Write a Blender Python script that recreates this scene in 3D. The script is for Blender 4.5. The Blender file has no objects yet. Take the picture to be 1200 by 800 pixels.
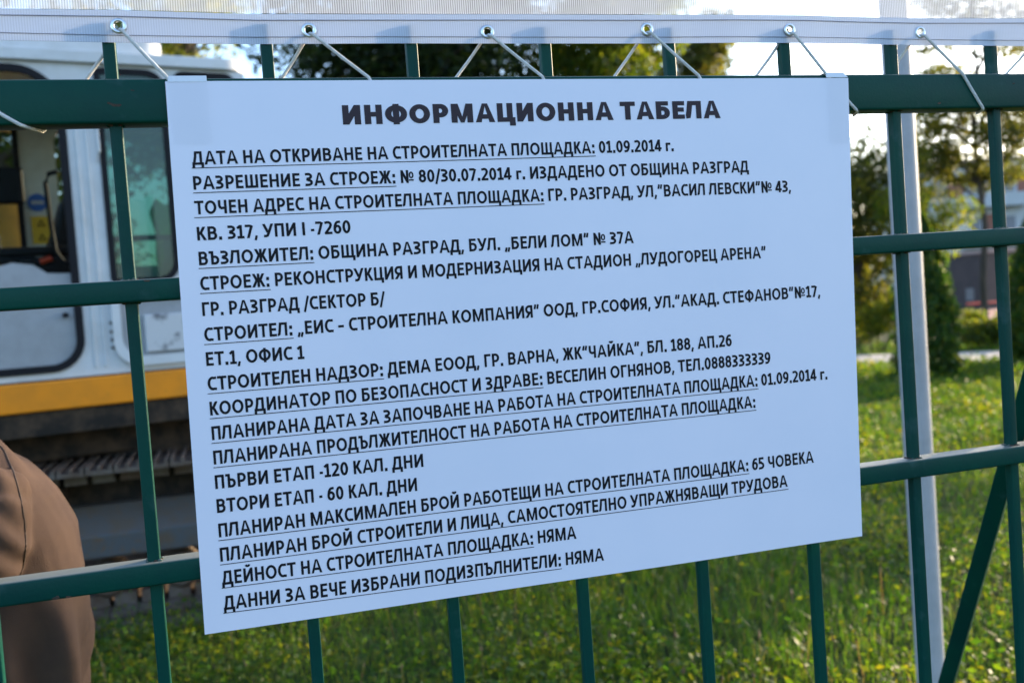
import bpy, bmesh, math, random
import numpy as np
from mathutils import Vector, Matrix

SC = bpy.context.scene
COL = SC.collection
R = math.radians
RNG = np.random.default_rng(7)
random.seed(7)

# ------------------------------------------------------------------ camera
# world: X along the fence (to the right), Y away through the fence, Z up, metres
YAW, PITCH, ROLL = .281, -.041, -.072
FPX = 1150.0                                   # focal length for a 1200 px wide picture
CAM = np.array([.1096, -1.3774, 1.60])
_f = np.array([math.sin(YAW)*math.cos(PITCH), math.cos(YAW)*math.cos(PITCH), math.sin(PITCH)])
_r = np.array([math.cos(YAW), -math.sin(YAW), 0.0])
_u = np.cross(_r, _f)
RT = _r*math.cos(ROLL) + _u*math.sin(ROLL)
UP = -_r*math.sin(ROLL) + _u*math.cos(ROLL)
FW = _f
cd = bpy.data.cameras.new('camera'); cam = bpy.data.objects.new('camera', cd); COL.objects.link(cam)
M = Matrix.Identity(4)
for i in range(3):
    M[i][0], M[i][1], M[i][2], M[i][3] = RT[i], UP[i], -FW[i], CAM[i]
cam.matrix_world = M
cd.sensor_width = 36; cd.lens = FPX/1200*36
cd.clip_start = .05; cd.clip_end = 3000
cd.dof.use_dof = True; cd.dof.focus_distance = 1.42; cd.dof.aperture_fstop = 4.2
SC.camera = cam

def atY(px, py, Y):
    d = FW + RT*(px-600)/FPX + UP*(400-py)/FPX
    return CAM + d*(Y-CAM[1])/d[1]
def atZ(px, py, z=0.0):
    d = FW + RT*(px-600)/FPX + UP*(400-py)/FPX
    return CAM + d*(z-CAM[2])/d[2]

# ------------------------------------------------------------------ light
SUN_AZ, SUN_EL = R(67), R(15)                   # azimuth from +Y towards +X
SUN_DIR = Vector((math.sin(SUN_AZ)*math.cos(SUN_EL), math.cos(SUN_AZ)*math.cos(SUN_EL), math.sin(SUN_EL)))
W = bpy.data.worlds.new('World'); SC.world = W; W.use_nodes = True
wn = W.node_tree.nodes; wl = W.node_tree.links; wn.clear()
sky = wn.new('ShaderNodeTexSky'); sky.sky_type = 'NISHITA'; sky.sun_disc = False
sky.sun_elevation = SUN_EL; sky.sun_rotation = SUN_AZ
sky.air_density = 1.0; sky.dust_density = 2.2; sky.ozone_density = 3.0; sky.altitude = 200
bg = wn.new('ShaderNodeBackground'); bg.inputs[1].default_value = .13
wo = wn.new('ShaderNodeOutputWorld')
wl.new(sky.outputs[0], bg.inputs[0]); wl.new(bg.outputs[0], wo.inputs[0])
ld = bpy.data.lights.new('sun', 'SUN'); ld.energy = 2.2; ld.angle = R(.5); ld.color = (1.0, .78, .50)
sun = bpy.data.objects.new('sun', ld); COL.objects.link(sun)
sun.location = (30, 10, 20); sun.rotation_euler = SUN_DIR.to_track_quat('Z', 'Y').to_euler()
SC.view_settings.view_transform = 'Standard'; SC.view_settings.look = 'None'
SC.view_settings.gamma = 1.0; SC.view_settings.exposure = 2.25
try: SC.view_settings.use_curve_mapping = False
except Exception: pass
SC.render.engine = 'CYCLES'
SC.cycles.use_denoising = True
SC.cycles.max_bounces = 8; SC.cycles.transparent_max_bounces = 24
SC.cycles.caustics_reflective = False; SC.cycles.caustics_refractive = False

# ------------------------------------------------------------------ materials
def newmat(name):
    m = bpy.data.materials.new(name); m.use_nodes = True
    nt = m.node_tree; nt.nodes.clear()
    out = nt.nodes.new('ShaderNodeOutputMaterial')
    return m, nt, out
def N(nt, kind, **kw):
    n = nt.nodes.new(kind)
    for k, v in kw.items():
        if k.startswith('_'): setattr(n, k[1:], v)
        else: n.inputs[k.replace('__', ' ')].default_value = v
    return n
def ramp(nt, src, stops):
    r = nt.nodes.new('ShaderNodeValToRGB'); e = r.color_ramp.elements
    while len(e) < len(stops): e.new(.5)
    for k, (p, c) in enumerate(stops):
        e[k].position = p; e[k].color = (*c, 1)
    nt.links.new(src, r.inputs[0]); return r
def mat(name, col, rough=.5, metal=0., spec=.5, col2=None, nscale=6., nlo=.4, nhi=.65, bump=0., bscale=60., coat=0.,
        spots=None, sscale=30., slo=.68, shi=.74, stretch=None, dust_glare=None):
    """painted / cloth / mineral surface: base colour, patchy second colour, worn spots, fine bump"""
    m, nt, out = newmat(name)
    p = N(nt, 'ShaderNodeBsdfPrincipled', Roughness=rough, Metallic=metal)
    p.inputs['Specular IOR Level'].default_value = spec; p.inputs['Coat Weight'].default_value = coat
    L = nt.links
    tc = nt.nodes.new('ShaderNodeTexCoord'); vec = tc.outputs['Object']
    if stretch:
        mp = nt.nodes.new('ShaderNodeMapping'); mp.inputs['Scale'].default_value = stretch
        L.new(vec, mp.inputs[0]); vec = mp.outputs[0]
    rgb = nt.nodes.new('ShaderNodeRGB'); rgb.outputs[0].default_value = (*col, 1); c = rgb.outputs[0]
    def layer(c, colb, scale, lo, hi, det):
        nz = N(nt, 'ShaderNodeTexNoise', Scale=scale, Detail=det, Roughness=.62); L.new(vec, nz.inputs['Vector'])
        mr = N(nt, 'ShaderNodeMapRange'); mr.inputs[1].default_value = lo; mr.inputs[2].default_value = hi
        L.new(nz.outputs[0], mr.inputs[0])
        mx = nt.nodes.new('ShaderNodeMix'); mx.data_type = 'RGBA'
        L.new(mr.outputs[0], mx.inputs[0]); L.new(c, mx.inputs[6]); mx.inputs[7].default_value = (*colb, 1)
        return mx.outputs[2]
    if col2: c = layer(c, col2, nscale, nlo, nhi, 6)
    if spots: c = layer(c, spots, sscale, slo, shi, 4)
    if dust_glare:                                     # upward faces lighten: settled dust, on rail tops also painted sun glare
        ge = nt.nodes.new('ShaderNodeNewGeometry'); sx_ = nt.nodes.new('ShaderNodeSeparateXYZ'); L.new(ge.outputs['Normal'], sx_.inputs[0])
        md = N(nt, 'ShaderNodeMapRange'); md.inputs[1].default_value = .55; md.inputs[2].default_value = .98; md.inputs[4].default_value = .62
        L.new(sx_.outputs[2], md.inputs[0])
        mx = nt.nodes.new('ShaderNodeMix'); mx.data_type = 'RGBA'; L.new(md.outputs[0], mx.inputs[0]); L.new(c, mx.inputs[6]); mx.inputs[7].default_value = (*dust_glare, 1); c = mx.outputs[2]
    L.new(c, p.inputs['Base Color'])
    if bump:
        nz = N(nt, 'ShaderNodeTexNoise', Scale=bscale, Detail=5); L.new(vec, nz.inputs['Vector'])
        bp = N(nt, 'ShaderNodeBump', Strength=bump, Distance=.01); L.new(nz.outputs[0], bp.inputs['Height'])
        L.new(bp.outputs[0], p.inputs['Normal'])
    L.new(p.outputs[0], out.inputs[0])
    return m
def leafmat(name, stops, tmul=(2.2, 2.2, 1.2), tfac=.5, rough=.5, patch=None, pscale=.7):
    """thin leaf: every leaf or blade takes its own colour; half of the light comes through"""
    m, nt, out = newmat(name); L = nt.links
    g = nt.nodes.new('ShaderNodeNewGeometry')
    r = ramp(nt, g.outputs['Random Per Island'], stops); c = r.outputs[0]
    if patch:
        nz = N(nt, 'ShaderNodeTexNoise', Scale=pscale, Detail=4); L.new(g.outputs['Position'], nz.inputs['Vector'])
        mr = N(nt, 'ShaderNodeMapRange'); mr.inputs[1].default_value = .5; mr.inputs[2].default_value = .66
        L.new(nz.outputs[0], mr.inputs[0])
        mx = nt.nodes.new('ShaderNodeMix'); mx.data_type = 'RGBA'; mx.blend_type = 'MULTIPLY'
        L.new(mr.outputs[0], mx.inputs[0]); L.new(c, mx.inputs[6]); mx.inputs[7].default_value = (*patch, 1); c = mx.outputs[2]
    p = N(nt, 'ShaderNodeBsdfPrincipled', Roughness=rough); p.inputs['Specular IOR Level'].default_value = .35
    L.new(c, p.inputs['Base Color'])
    mu = nt.nodes.new('ShaderNodeMix'); mu.data_type = 'RGBA'; mu.blend_type = 'MULTIPLY'; mu.inputs[0].default_value = 1
    L.new(c, mu.inputs[6]); mu.inputs[7].default_value = (*tmul, 1)
    t = nt.nodes.new('ShaderNodeBsdfTranslucent'); L.new(mu.outputs[2], t.inputs[0])
    mx = N(nt, 'ShaderNodeMixShader'); mx.inputs[0].default_value = tfac
    L.new(p.outputs[0], mx.inputs[1]); L.new(t.outputs[0], mx.inputs[2]); L.new(mx.outputs[0], out.inputs[0])
    return m
def glassmat(name, tint, gloss=.2, rough=.02, film=0., film_col=(.4, .6, .55)):
    m, nt, out = newmat(name); L = nt.links
    t = nt.nodes.new('ShaderNodeBsdfTransparent'); t.inputs[0].default_value = (*tint, 1)
    g = N(nt, 'ShaderNodeBsdfGlossy', Roughness=rough)
    lw = N(nt, 'ShaderNodeLayerWeight', Blend=.5); fr = N(nt, 'ShaderNodeMath'); fr.operation = 'POWER'; fr.inputs[1].default_value = 4; L.new(lw.outputs['Facing'], fr.inputs[0])
    ad = N(nt, 'ShaderNodeMath'); ad.operation = 'ADD'; ad.inputs[1].default_value = gloss; L.new(fr.outputs[0], ad.inputs[0])
    a = nt.nodes.new('ShaderNodeMixShader'); L.new(ad.outputs[0], a.inputs[0]); L.new(t.outputs[0], a.inputs[1]); L.new(g.outputs[0], a.inputs[2])
    d = nt.nodes.new('ShaderNodeBsdfDiffuse'); d.inputs[0].default_value = (*film_col, 1)
    b = nt.nodes.new('ShaderNodeMixShader'); b.inputs[0].default_value = film
    L.new(a.outputs[0], b.inputs[1]); L.new(d.outputs[0], b.inputs[2]); L.new(b.outputs[0], out.inputs[0])
    return m
def netmat(name, col, cover_lo, cover_hi, trans=.5, pitch=.0032):
    """woven mesh foil: vertical threads with open or clear film gaps between them"""
    m, nt, out = newmat(name); L = nt.links
    tc = nt.nodes.new('ShaderNodeTexCoord')
    wv = N(nt, 'ShaderNodeTexWave', Scale=1/(pitch*math.pi*2/ (2*math.pi))/3.2, Distortion=.6, Detail=1)
    wv.bands_direction = 'X'; L.new(tc.outputs['Object'], wv.inputs[0])
    nz = N(nt, 'ShaderNodeTexNoise', Scale=14, Detail=4); L.new(tc.outputs['Object'], nz.inputs['Vector'])
    am = N(nt, 'ShaderNodeMath'); am.operation = 'MULTIPLY_ADD'; L.new(nz.outputs[0], am.inputs[0]); am.inputs[1].default_value = .7
    L.new(wv.outputs['Fac'], am.inputs[2])
    mr = N(nt, 'ShaderNodeMapRange'); mr.inputs[1].default_value = .35; mr.inputs[2].default_value = 1.25
    mr.inputs[3].default_value = cover_lo; mr.inputs[4].default_value = cover_hi; L.new(am.outputs[0], mr.inputs[0])
    p = N(nt, 'ShaderNodeBsdfPrincipled', Roughness=.3); p.inputs['Base Color'].default_value = (*col, 1)
    t = nt.nodes.new('ShaderNodeBsdfTranslucent'); t.inputs[0].default_value = (*col, 1)
    a = N(nt, 'ShaderNodeMixShader'); a.inputs[0].default_value = trans; L.new(p.outputs[0], a.inputs[1]); L.new(t.outputs[0], a.inputs[2])
    tr = nt.nodes.new('ShaderNodeBsdfTransparent')
    b = nt.nodes.new('ShaderNodeMixShader'); L.new(mr.outputs[0], b.inputs[0]); L.new(tr.outputs[0], b.inputs[1]); L.new(a.outputs[0], b.inputs[2])
    L.new(b.outputs[0], out.inputs[0]); return m

MT = {}
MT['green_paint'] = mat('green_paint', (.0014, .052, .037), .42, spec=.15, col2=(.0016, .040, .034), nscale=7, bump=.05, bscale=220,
                        spots=(.030, .080, .078), sscale=13, slo=.60, shi=.80, dust_glare=(.27, .25, .21))  # rail tops lightened for dust and sun glare in one colour
MT['rust'] = mat('rust', (.075, .040, .024), .85, col2=(.04, .03, .022), nscale=90, bump=.5, bscale=300)
MT['paper'] = mat('laminated_paper', (.84, .80, .905), .30, spec=.5, col2=(.80, .775, .885), nscale=3, bump=.05, bscale=5)
MT['ink'] = mat('black_ink', (.010, .009, .013), .5, spec=.15)
MT['title_ink'] = mat('faded_ink', (.048, .034, .042), .5, spec=.15)
MT['cord'] = mat('white_cord', (.72, .70, .68), .7, col2=(.58, .56, .54), nscale=120, bump=.4, bscale=900)
MT['eyelet'] = mat('eyelet_metal', (.75, .75, .76), .28, metal=1.)
MT['net'] = netmat('banner_net', (.66, .68, .74), .36, .88, .5)
MT['hem'] = netmat('banner_hem', (.68, .71, .80), .84, .985, .38)
MT['stitch'] = mat('hem_stitch', (.25, .25, .30), .8)
MT['pole'] = mat('pole_paint', (.44, .425, .44), .5, spec=.3, col2=(.38, .37, .38), nscale=12, bump=.04, bscale=120, spots=(.25, .24, .23), sscale=25, slo=.68, shi=.80)
MT['white_paint'] = mat('white_paint', (.62, .63, .64), .4, col2=(.52, .52, .51), nscale=5, nlo=.45, nhi=.75, spots=(.22, .18, .13), sscale=26, slo=.70, shi=.80)
MT['cream_panel'] = mat('cream_plastic', (.55, .54, .50), .55, col2=(.47, .46, .42), nscale=8)
MT['grey_panel'] = mat('grey_panel', (.33, .34, .36), .5, col2=(.28, .29, .30), nscale=7, spots=(.18, .17, .15), sscale=40, slo=.70, shi=.80)
MT['smeared_white'] = mat('smeared_white', (.56, .56, .57), .5, col2=(.12, .12, .13), nscale=13, nlo=.54, nhi=.66)
MT['yellow_paint'] = mat('yellow_paint', (.86, .275, .010), .45, spec=.3, col2=(.72, .24, .014), nscale=5, spots=(.20, .11, .04), sscale=30, slo=.70, shi=.8)
MT['boom_paint'] = mat('boom_paint', (.50, .30, .06), .45, col2=(.34, .21, .07), nscale=6, nlo=.45, nhi=.7)
MT['black_rubber'] = mat('black_rubber', (.009, .009, .012), .65, spec=.2)
MT['black_plastic'] = mat('black_plastic', (.010, .010, .013), .6, spec=.2, bump=.1, bscale=200)
MT['dark_steel'] = mat('dark_steel', (.020, .016, .013), .75, spec=.2, col2=(.075, .048, .030), nscale=9)
MT['track_steel'] = mat('track_steel', (.145, .112, .088), .7, metal=.05, spec=.3, col2=(.095, .055, .034), nscale=10, bump=.3, bscale=60)
MT['guard_steel'] = mat('guard_steel', (.080, .082, .086), .55, metal=.1, spec=.3, col2=(.105, .072, .048), nscale=9, nlo=.45, nhi=.7, bump=.15, bscale=40, spots=(.14, .075, .035), sscale=30, slo=.58, shi=.70, dust_glare=(.19, .15, .115))
MT['mud'] = mat('mud', (.085, .055, .038), .9, col2=(.05, .035, .025), nscale=9, bump=1., bscale=18)
MT['window_glass'] = glassmat('window_glass', (.24, .40, .35), .06, film=.09, film_col=(.22, .42, .38))
MT['door_glass'] = glassmat('door_glass', (.80, .84, .82), -.03)
MT['pale_panel'] = mat('pale_panel', (.36, .55, .53), .25)
MT['blue_sticker'] = mat('blue_sticker', (.02, .09, .36), .4)
MT['yellow_sticker'] = mat('yellow_sticker', (.62, .38, .02), .45)
MT['red_plastic'] = mat('red_plastic', (.55, .06, .02), .4)
MT['vest'] = mat('vest_green', (.12, .62, .03), .7, bump=.3, bscale=50)
MT['vest_tape'] = mat('vest_tape', (.72, .66, .10), .4)
MT['shirt'] = mat('brown_cotton', (.084, .053, .039), .85, spec=.12, col2=(.072, .046, .036), nscale=14, bump=.35, bscale=700)
MT['seam'] = mat('seam_thread', (.07, .045, .032), .9)
MT['skin'] = mat('skin', (.46, .25, .17), .5, col2=(.40, .20, .135), nscale=20)
MT['hair'] = mat('dark_hair', (.025, .018, .013), .55, bump=.5, bscale=250)
MT['trousers'] = mat('dark_cloth', (.030, .032, .042), .85, bump=.3, bscale=500)
MT['shoe'] = mat('shoe_leather', (.02, .017, .015), .45)
MT['bark'] = mat('bark', (.10, .075, .055), .9, col2=(.055, .042, .032), nscale=14, bump=.8, bscale=25, stretch=(1, 1, .25))
MT['concrete'] = mat('path_concrete', (.40, .39, .38), .85, col2=(.31, .30, .29), nscale=3, bump=.3, bscale=40)
MT['paving'] = mat('red_paving', (.38, .17, .13), .85, col2=(.30, .14, .11), nscale=2)
MT['facade'] = mat('facade', (.60, .58, .57), .85, col2=(.50, .48, .47), nscale=.6)
MT['brick'] = mat('brick_panel', (.36, .14, .09), .9, col2=(.30, .12, .085), nscale=2)
MT['pane'] = mat('dark_pane', (.20, .20, .225), .2)
MT['kiosk'] = mat('kiosk_steel', (.060, .050, .049), .6, spec=.3, col2=(.046, .040, .040), nscale=3)
MT['kiosk_roof'] = mat('kiosk_roof', (.33, .26, .23), .7)
MT['notice'] = mat('notice_paper', (.16, .165, .16), .6)

MT['grass'] = leafmat('grass_blades', [(0, (.028, .078, .008)), (.45, (.046, .108, .010)), (.8, (.074, .128, .011)), (.95, (.11, .135, .013)), (1, (.15, .125, .045))],
                      tmul=(2.0, 2.0, 1.1), tfac=.5, patch=(1.9, 1.45, .8), pscale=.9)
MT['weed'] = leafmat('weed_leaves', [(0, (.026, .076, .009)), (.5, (.055, .112, .011)), (1, (.115, .130, .011))], tmul=(2.1, 1.9, .8), tfac=.55, patch=(1.9, 1.45, .8), pscale=.9)
MT['seed'] = leafmat('dry_seed_heads', [(0, (.11, .075, .03)), (1, (.20, .14, .06))], tmul=(1.5, 1.3, 1.0), tfac=.4)
MT['leaf_mid'] = leafmat('leaf_mid', [(0, (.028, .055, .012)), (.6, (.055, .085, .014)), (1, (.10, .105, .016))], tmul=(2.8, 2.4, .8), tfac=.6)
MT['leaf_dark'] = leafmat('leaf_dark', [(0, (.012, .026, .010)), (.7, (.024, .045, .013)), (1, (.060, .080, .015))], tmul=(2.4, 2.1, .8), tfac=.45)
MT['leaf_yellow'] = leafmat('leaf_yellow', [(0, (.045, .075, .011)), (.6, (.080, .110, .013)), (1, (.15, .150, .018))], tmul=(2.6, 2.4, .7), tfac=.62)
MT['leaf_gold'] = leafmat('leaf_gold', [(0, (.070, .095, .011)), (.6, (.13, .145, .014)), (1, (.24, .21, .02))], tmul=(2.3, 2.2, .7), tfac=.6)
MT['leaf_olive'] = leafmat('leaf_olive', [(0, (.034, .048, .014)), (.6, (.068, .082, .020)), (1, (.12, .115, .026))], tmul=(2.7, 2.4, .9), tfac=.6)
MT['leaf_thuja'] = leafmat('leaf_thuja', [(0, (.020, .060, .009)), (.7, (.042, .095, .013)), (1, (.13, .15, .018))], tmul=(2.2, 2.0, .8), tfac=.45)

def groundmat():
    m, nt, out = newmat('soil_and_turf'); L = nt.links
    g = nt.nodes.new('ShaderNodeNewGeometry')
    nz = N(nt, 'ShaderNodeTexNoise', Scale=1.3, Detail=9, Roughness=.7); L.new(g.outputs['Position'], nz.inputs['Vector'])
    turf = ramp(nt, nz.outputs[0], [(.30, (.020, .034, .010)), (.55, (.036, .052, .013)), (.75, (.060, .060, .024))])
    n2 = N(nt, 'ShaderNodeTexNoise', Scale=7, Detail=8, Roughness=.7); L.new(g.outputs['Position'], n2.inputs['Vector'])
    dirt = ramp(nt, n2.outputs[0], [(.3, (.075, .055, .045)), (.55, (.14, .115, .10)), (.75, (.20, .175, .155))])
    # bare earth round the digger
    sp = nt.nodes.new('ShaderNodeSeparateXYZ'); L.new(g.outputs['Position'], sp.inputs[0])
    def m2(op, a, b):
        k = nt.nodes.new('ShaderNodeMath'); k.operation = op
        for i, v in enumerate((a, b)):
            if isinstance(v, (int, float)): k.inputs[i].default_value = v
            else: L.new(v, k.inputs[i])
        return k.outputs[0]
    ax = m2('DIVIDE', m2('ADD', sp.outputs[0], .3), 2.9); ay = m2('DIVIDE', m2('SUBTRACT', sp.outputs[1], 5.9), 1.75)
    dd = m2('ADD', m2('POWER', m2('ABSOLUTE', ax, 0), 4), m2('POWER', m2('ABSOLUTE', ay, 0), 4))
    dd = m2('ADD', dd, m2('MULTIPLY', n2.outputs[0], .5))
    mr = N(nt, 'ShaderNodeMapRange'); mr.inputs[1].default_value = 1.15; mr.inputs[2].default_value = 1.5; L.new(dd, mr.inputs[0])
    mx = nt.nodes.new('ShaderNodeMix'); mx.data_type = 'RGBA'
    L.new(mr.outputs[0], mx.inputs[0]); L.new(dirt.outputs[0], mx.inputs[6]); L.new(turf.outputs[0], mx.inputs[7])
    p = N(nt, 'ShaderNodeBsdfPrincipled', Roughness=.95); p.inputs['Specular IOR Level'].default_value = .1
    L.new(mx.outputs[2], p.inputs['Base Color'])
    bp = N(nt, 'ShaderNodeBump', Strength=.7, Distance=.04); L.new(n2.outputs[0], bp.inputs['Height']); L.new(bp.outputs[0], p.inputs['Normal'])
    L.new(p.outputs[0], out.inputs[0]); return m
MT['ground'] = groundmat()

# ------------------------------------------------------------------ mesh helpers
ORIGIN = {}                                    # world origin of every object built here
def unit(v): v = np.asarray(v, float); return v/np.linalg.norm(v)
class MB:
    def __init__(s): s.v = []; s.f = []; s.mi = []
    def add(s, vs, fs, mi=0):
        o = len(s.v); s.v += [tuple(map(float, p)) for p in vs]
        s.f += [tuple(o+i for i in q) for q in fs]; s.mi += [mi]*len(fs); return s
    def box(s, c, size, ax=None, mi=0):
        ax = ax or ((1, 0, 0), (0, 1, 0), (0, 0, 1)); c = np.array(c, float); a = [np.array(k, float)*h/2 for k, h in zip(ax, size)]
        vs = [c+x*a[0]+y*a[1]+z*a[2] for z in (-1, 1) for y in (-1, 1) for x in (-1, 1)]
        return s.add(vs, [(0, 2, 3, 1), (4, 5, 7, 6), (0, 1, 5, 4), (2, 6, 7, 3), (0, 4, 6, 2), (1, 3, 7, 5)], mi)
    def prism(s, pts, depth, mi=0):
        """closed polygon of world points, extruded by the vector depth"""
        n = len(pts); p = [np.array(q, float) for q in pts]; d = np.array(depth, float)
        nn = sum(np.cross(p[i], p[(i+1) % n]) for i in range(n))
        if np.dot(nn, d) > 0: p = p[::-1]
        vs = p+[q+d for q in p]
        return s.add(vs, [tuple(range(n)), tuple(range(2*n-1, n-1, -1))]+[(i, n+i, n+(i+1) % n, (i+1) % n) for i in range(n)], mi)
    def sweep(s, pts, prof, up=(0, 0, 1), cap=True, mi=0, scale=None):
        """profile [(x,y)] carried along the points"""
        pts = [np.array(p, float) for p in pts]; n = len(prof); base = len(s.v); vs = []; fs = []
        for i, p in enumerate(pts):
            t = unit(pts[min(i+1, len(pts)-1)]-pts[max(i-1, 0)]); u = np.array(up, float)
            if abs(np.dot(t, u)) > .97: u = np.array((1., 0, 0)) if abs(t[0]) < .9 else np.array((0, 1., 0))
            x = unit(np.cross(t, u)); y = np.cross(x, t); k = 1 if scale is None else scale[i]
            vs += [p+x*a*k+y*b*k for a, b in prof]
        for i in range(len(pts)-1):
            fs += [(i*n+j, i*n+(j+1) % n, (i+1)*n+(j+1) % n, (i+1)*n+j) for j in range(n)]
        if cap: fs += [tuple(range(n-1, -1, -1)), tuple(range((len(pts)-1)*n, len(pts)*n))]
        return s.add(vs, fs, mi)
    def tube(s, pts, r, seg=10, mi=0, up=(0, 0, 1)):
        rr = r if isinstance(r, (list, tuple, np.ndarray)) else [r]*len(pts)
        prof = [(math.cos(2*math.pi*k/seg), math.sin(2*math.pi*k/seg)) for k in range(seg)]
        return s.sweep(pts, prof, up, True, mi, rr)
    def ball(s, c, r, ax=None, nu=16, nv=10, mi=0):
        r = (r, r, r) if isinstance(r, (int, float)) else r; ax = ax or ((1, 0, 0), (0, 1, 0), (0, 0, 1)); ax = [np.array(a, float) for a in ax]
        vs = []; fs = []; c = np.array(c, float)
        for i in range(nv+1):
            t = math.pi*i/nv
            for j in range(nu):
                q = 2*math.pi*j/nu
                vs.append(c+ax[0]*r[0]*math.sin(t)*math.cos(q)+ax[1]*r[1]*math.sin(t)*math.sin(q)+ax[2]*r[2]*math.cos(t))
        for i in range(nv):
            fs += [(i*nu+j, (i+1)*nu+j, (i+1)*nu+(j+1) % nu, i*nu+(j+1) % nu) for j in range(nu)]
        return s.add(vs, fs, mi)
    def capsule(s, a, ra, b, rb, n=6):
        a = np.array(a, float); b = np.array(b, float)
        for t in np.linspace(0, 1, n): pass
        s.tube([a, a+(b-a)*.5, b], [ra, (ra+rb)/2, rb], 14)
        s.ball(a, ra, nu=14, nv=8); s.ball(b, rb, nu=14, nv=8); return s
    def loft(s, rings, seg=28):
        """rings: (centre, half-size x, half-size y) stacked upwards, closed at both ends"""
        vs = []; fs = []; n = seg
        for rg_ in rings:
            c, a, b = rg_[:3]; e_ = 2/(rg_[3] if len(rg_) > 3 else 2)      # 2 = ellipse, more = squarer
            sg = lambda v_: math.copysign(abs(v_)**e_, v_)
            vs += [np.array(c)+np.array((a*sg(math.cos(2*math.pi*k/n)), b*sg(math.sin(2*math.pi*k/n)), 0)) for k in range(n)]
        for i in range(len(rings)-1):
            fs += [(i*n+j, i*n+(j+1) % n, (i+1)*n+(j+1) % n, (i+1)*n+j) for j in range(n)]
        fs += [tuple(range(n-1, -1, -1)), tuple(range((len(rings)-1)*n, len(rings)*n))]
        return s.add(vs, fs)
    def plate(s, outer, holes, mapf, depth, mi=0):
        """flat plate in (a, z) coordinates with holes, given thickness along the vector depth"""
        bm = bmesh.new()
        for loop in [outer]+holes:
            vs = [bm.verts.new((p[0], p[1], 0)) for p in loop]
            for i in range(len(vs)): bm.edges.new((vs[i], vs[(i+1) % len(vs)]))
        bmesh.ops.triangle_fill(bm, use_beauty=True, edges=bm.edges[:])
        bm.verts.ensure_lookup_table(); bm.verts.index_update()
        pts = [np.array(mapf(v.co.x, v.co.y), float) for v in bm.verts]; n = len(pts); d = np.array(depth, float)
        fs = []
        for f in bm.faces:
            q = [v.index for v in f.verts]; nn = np.cross(pts[q[1]]-pts[q[0]], pts[q[2]]-pts[q[0]])
            if np.dot(nn, d) > 0: q = q[::-1]
            fs += [tuple(q), tuple(n+i for i in q[::-1])]
        o = 0
        for loop in [outer]+holes:
            k = len(loop)
            fs += [(o+i, n+o+i, n+o+(i+1) % k, o+(i+1) % k) for i in range(k)]; o += k
        bm.free()
        return s.add(pts+[p+d for p in pts], fs, mi)
    def build(s, name, mats, parent=None, loc=None, bevel=0., smooth=True, angle=35, fix=False):
        me = bpy.data.meshes.new(name)
        o = bpy.data.objects.new(name, me); COL.objects.link(o)
        w = np.array(loc if loc is not None else (ORIGIN[parent.name] if parent is not None else (0, 0, 0)), float)
        me.from_pydata([tuple(np.array(p)-w) for p in s.v], [], s.f)
        mats = mats if isinstance(mats, (list, tuple)) else [mats]
        for m in mats: me.materials.append(MT[m] if isinstance(m, str) else m)
        me.polygons.foreach_set('material_index', s.mi)
        if fix:
            bm = bmesh.new(); bm.from_mesh(me); bmesh.ops.recalc_face_normals(bm, faces=bm.faces[:]); bm.to_mesh(me); bm.free()
        if smooth:
            me.polygons.foreach_set('use_smooth', [True]*len(me.polygons)); me.set_sharp_from_angle(angle=R(angle))
        me.update()
        if bevel:
            b = o.modifiers.new('bevel', 'BEVEL'); b.width = bevel; b.segments = 2; b.limit_method = 'ANGLE'; b.angle_limit = R(40); b.harden_normals = True
        if parent is not None:
            o.parent = parent; o.location = w-np.array(ORIGIN[parent.name])
        else: o.location = w
        ORIGIN[o.name] = w
        return o
def empty(name, loc):
    o = bpy.data.objects.new(name, None); COL.objects.link(o); o.location = loc; ORIGIN[o.name] = np.array(loc, float); return o
def tag(o, label=None, cat=None, group=None, kind=None):
    for k, v in (('label', label), ('category', cat), ('group', group), ('kind', kind)):
        if v: o[k] = v
    return o
def npmesh(name, V, F, mats, MI=None, parent=None, loc=None, smooth=False):
    """large mesh from arrays: V (n,3) world, F (m,k) all with k corners"""
    me = bpy.data.meshes.new(name); o = bpy.data.objects.new(name, me); COL.objects.link(o)
    w = np.array(loc if loc is not None else (ORIGIN[parent.name] if parent is not None else (0, 0, 0)), float)
    m, k = F.shape
    me.vertices.add(len(V)); me.vertices.foreach_set('co', (V-w).astype(np.float32).ravel())
    me.loops.add(m*k); me.loops.foreach_set('vertex_index', F.astype(np.int32).ravel())
    me.polygons.add(m); me.polygons.foreach_set('loop_start', np.arange(0, m*k, k, dtype=np.int32))
    for q in mats: me.materials.append(MT[q])
    if MI is not None: me.polygons.foreach_set('material_index', MI.astype(np.int32))
    if smooth: me.polygons.foreach_set('use_smooth', np.ones(m, bool))
    me.update(calc_edges=True); me.validate()
    if parent is not None: o.parent = parent; o.location = w-ORIGIN[parent.name]
    else: o.location = w
    ORIGIN[o.name] = w
    return o
def rounded(w, h, r, n=3):
    out = []
    for cx, cy, a0 in ((w/2-r, h/2-r, 0), (-w/2+r, h/2-r, 90), (-w/2+r, -h/2+r, 180), (w/2-r, -h/2+r, 270)):
        out += [(cx+r*math.cos(R(a0+90*k/n)), cy+r*math.sin(R(a0+90*k/n))) for k in range(n+1)]
    return out
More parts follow.
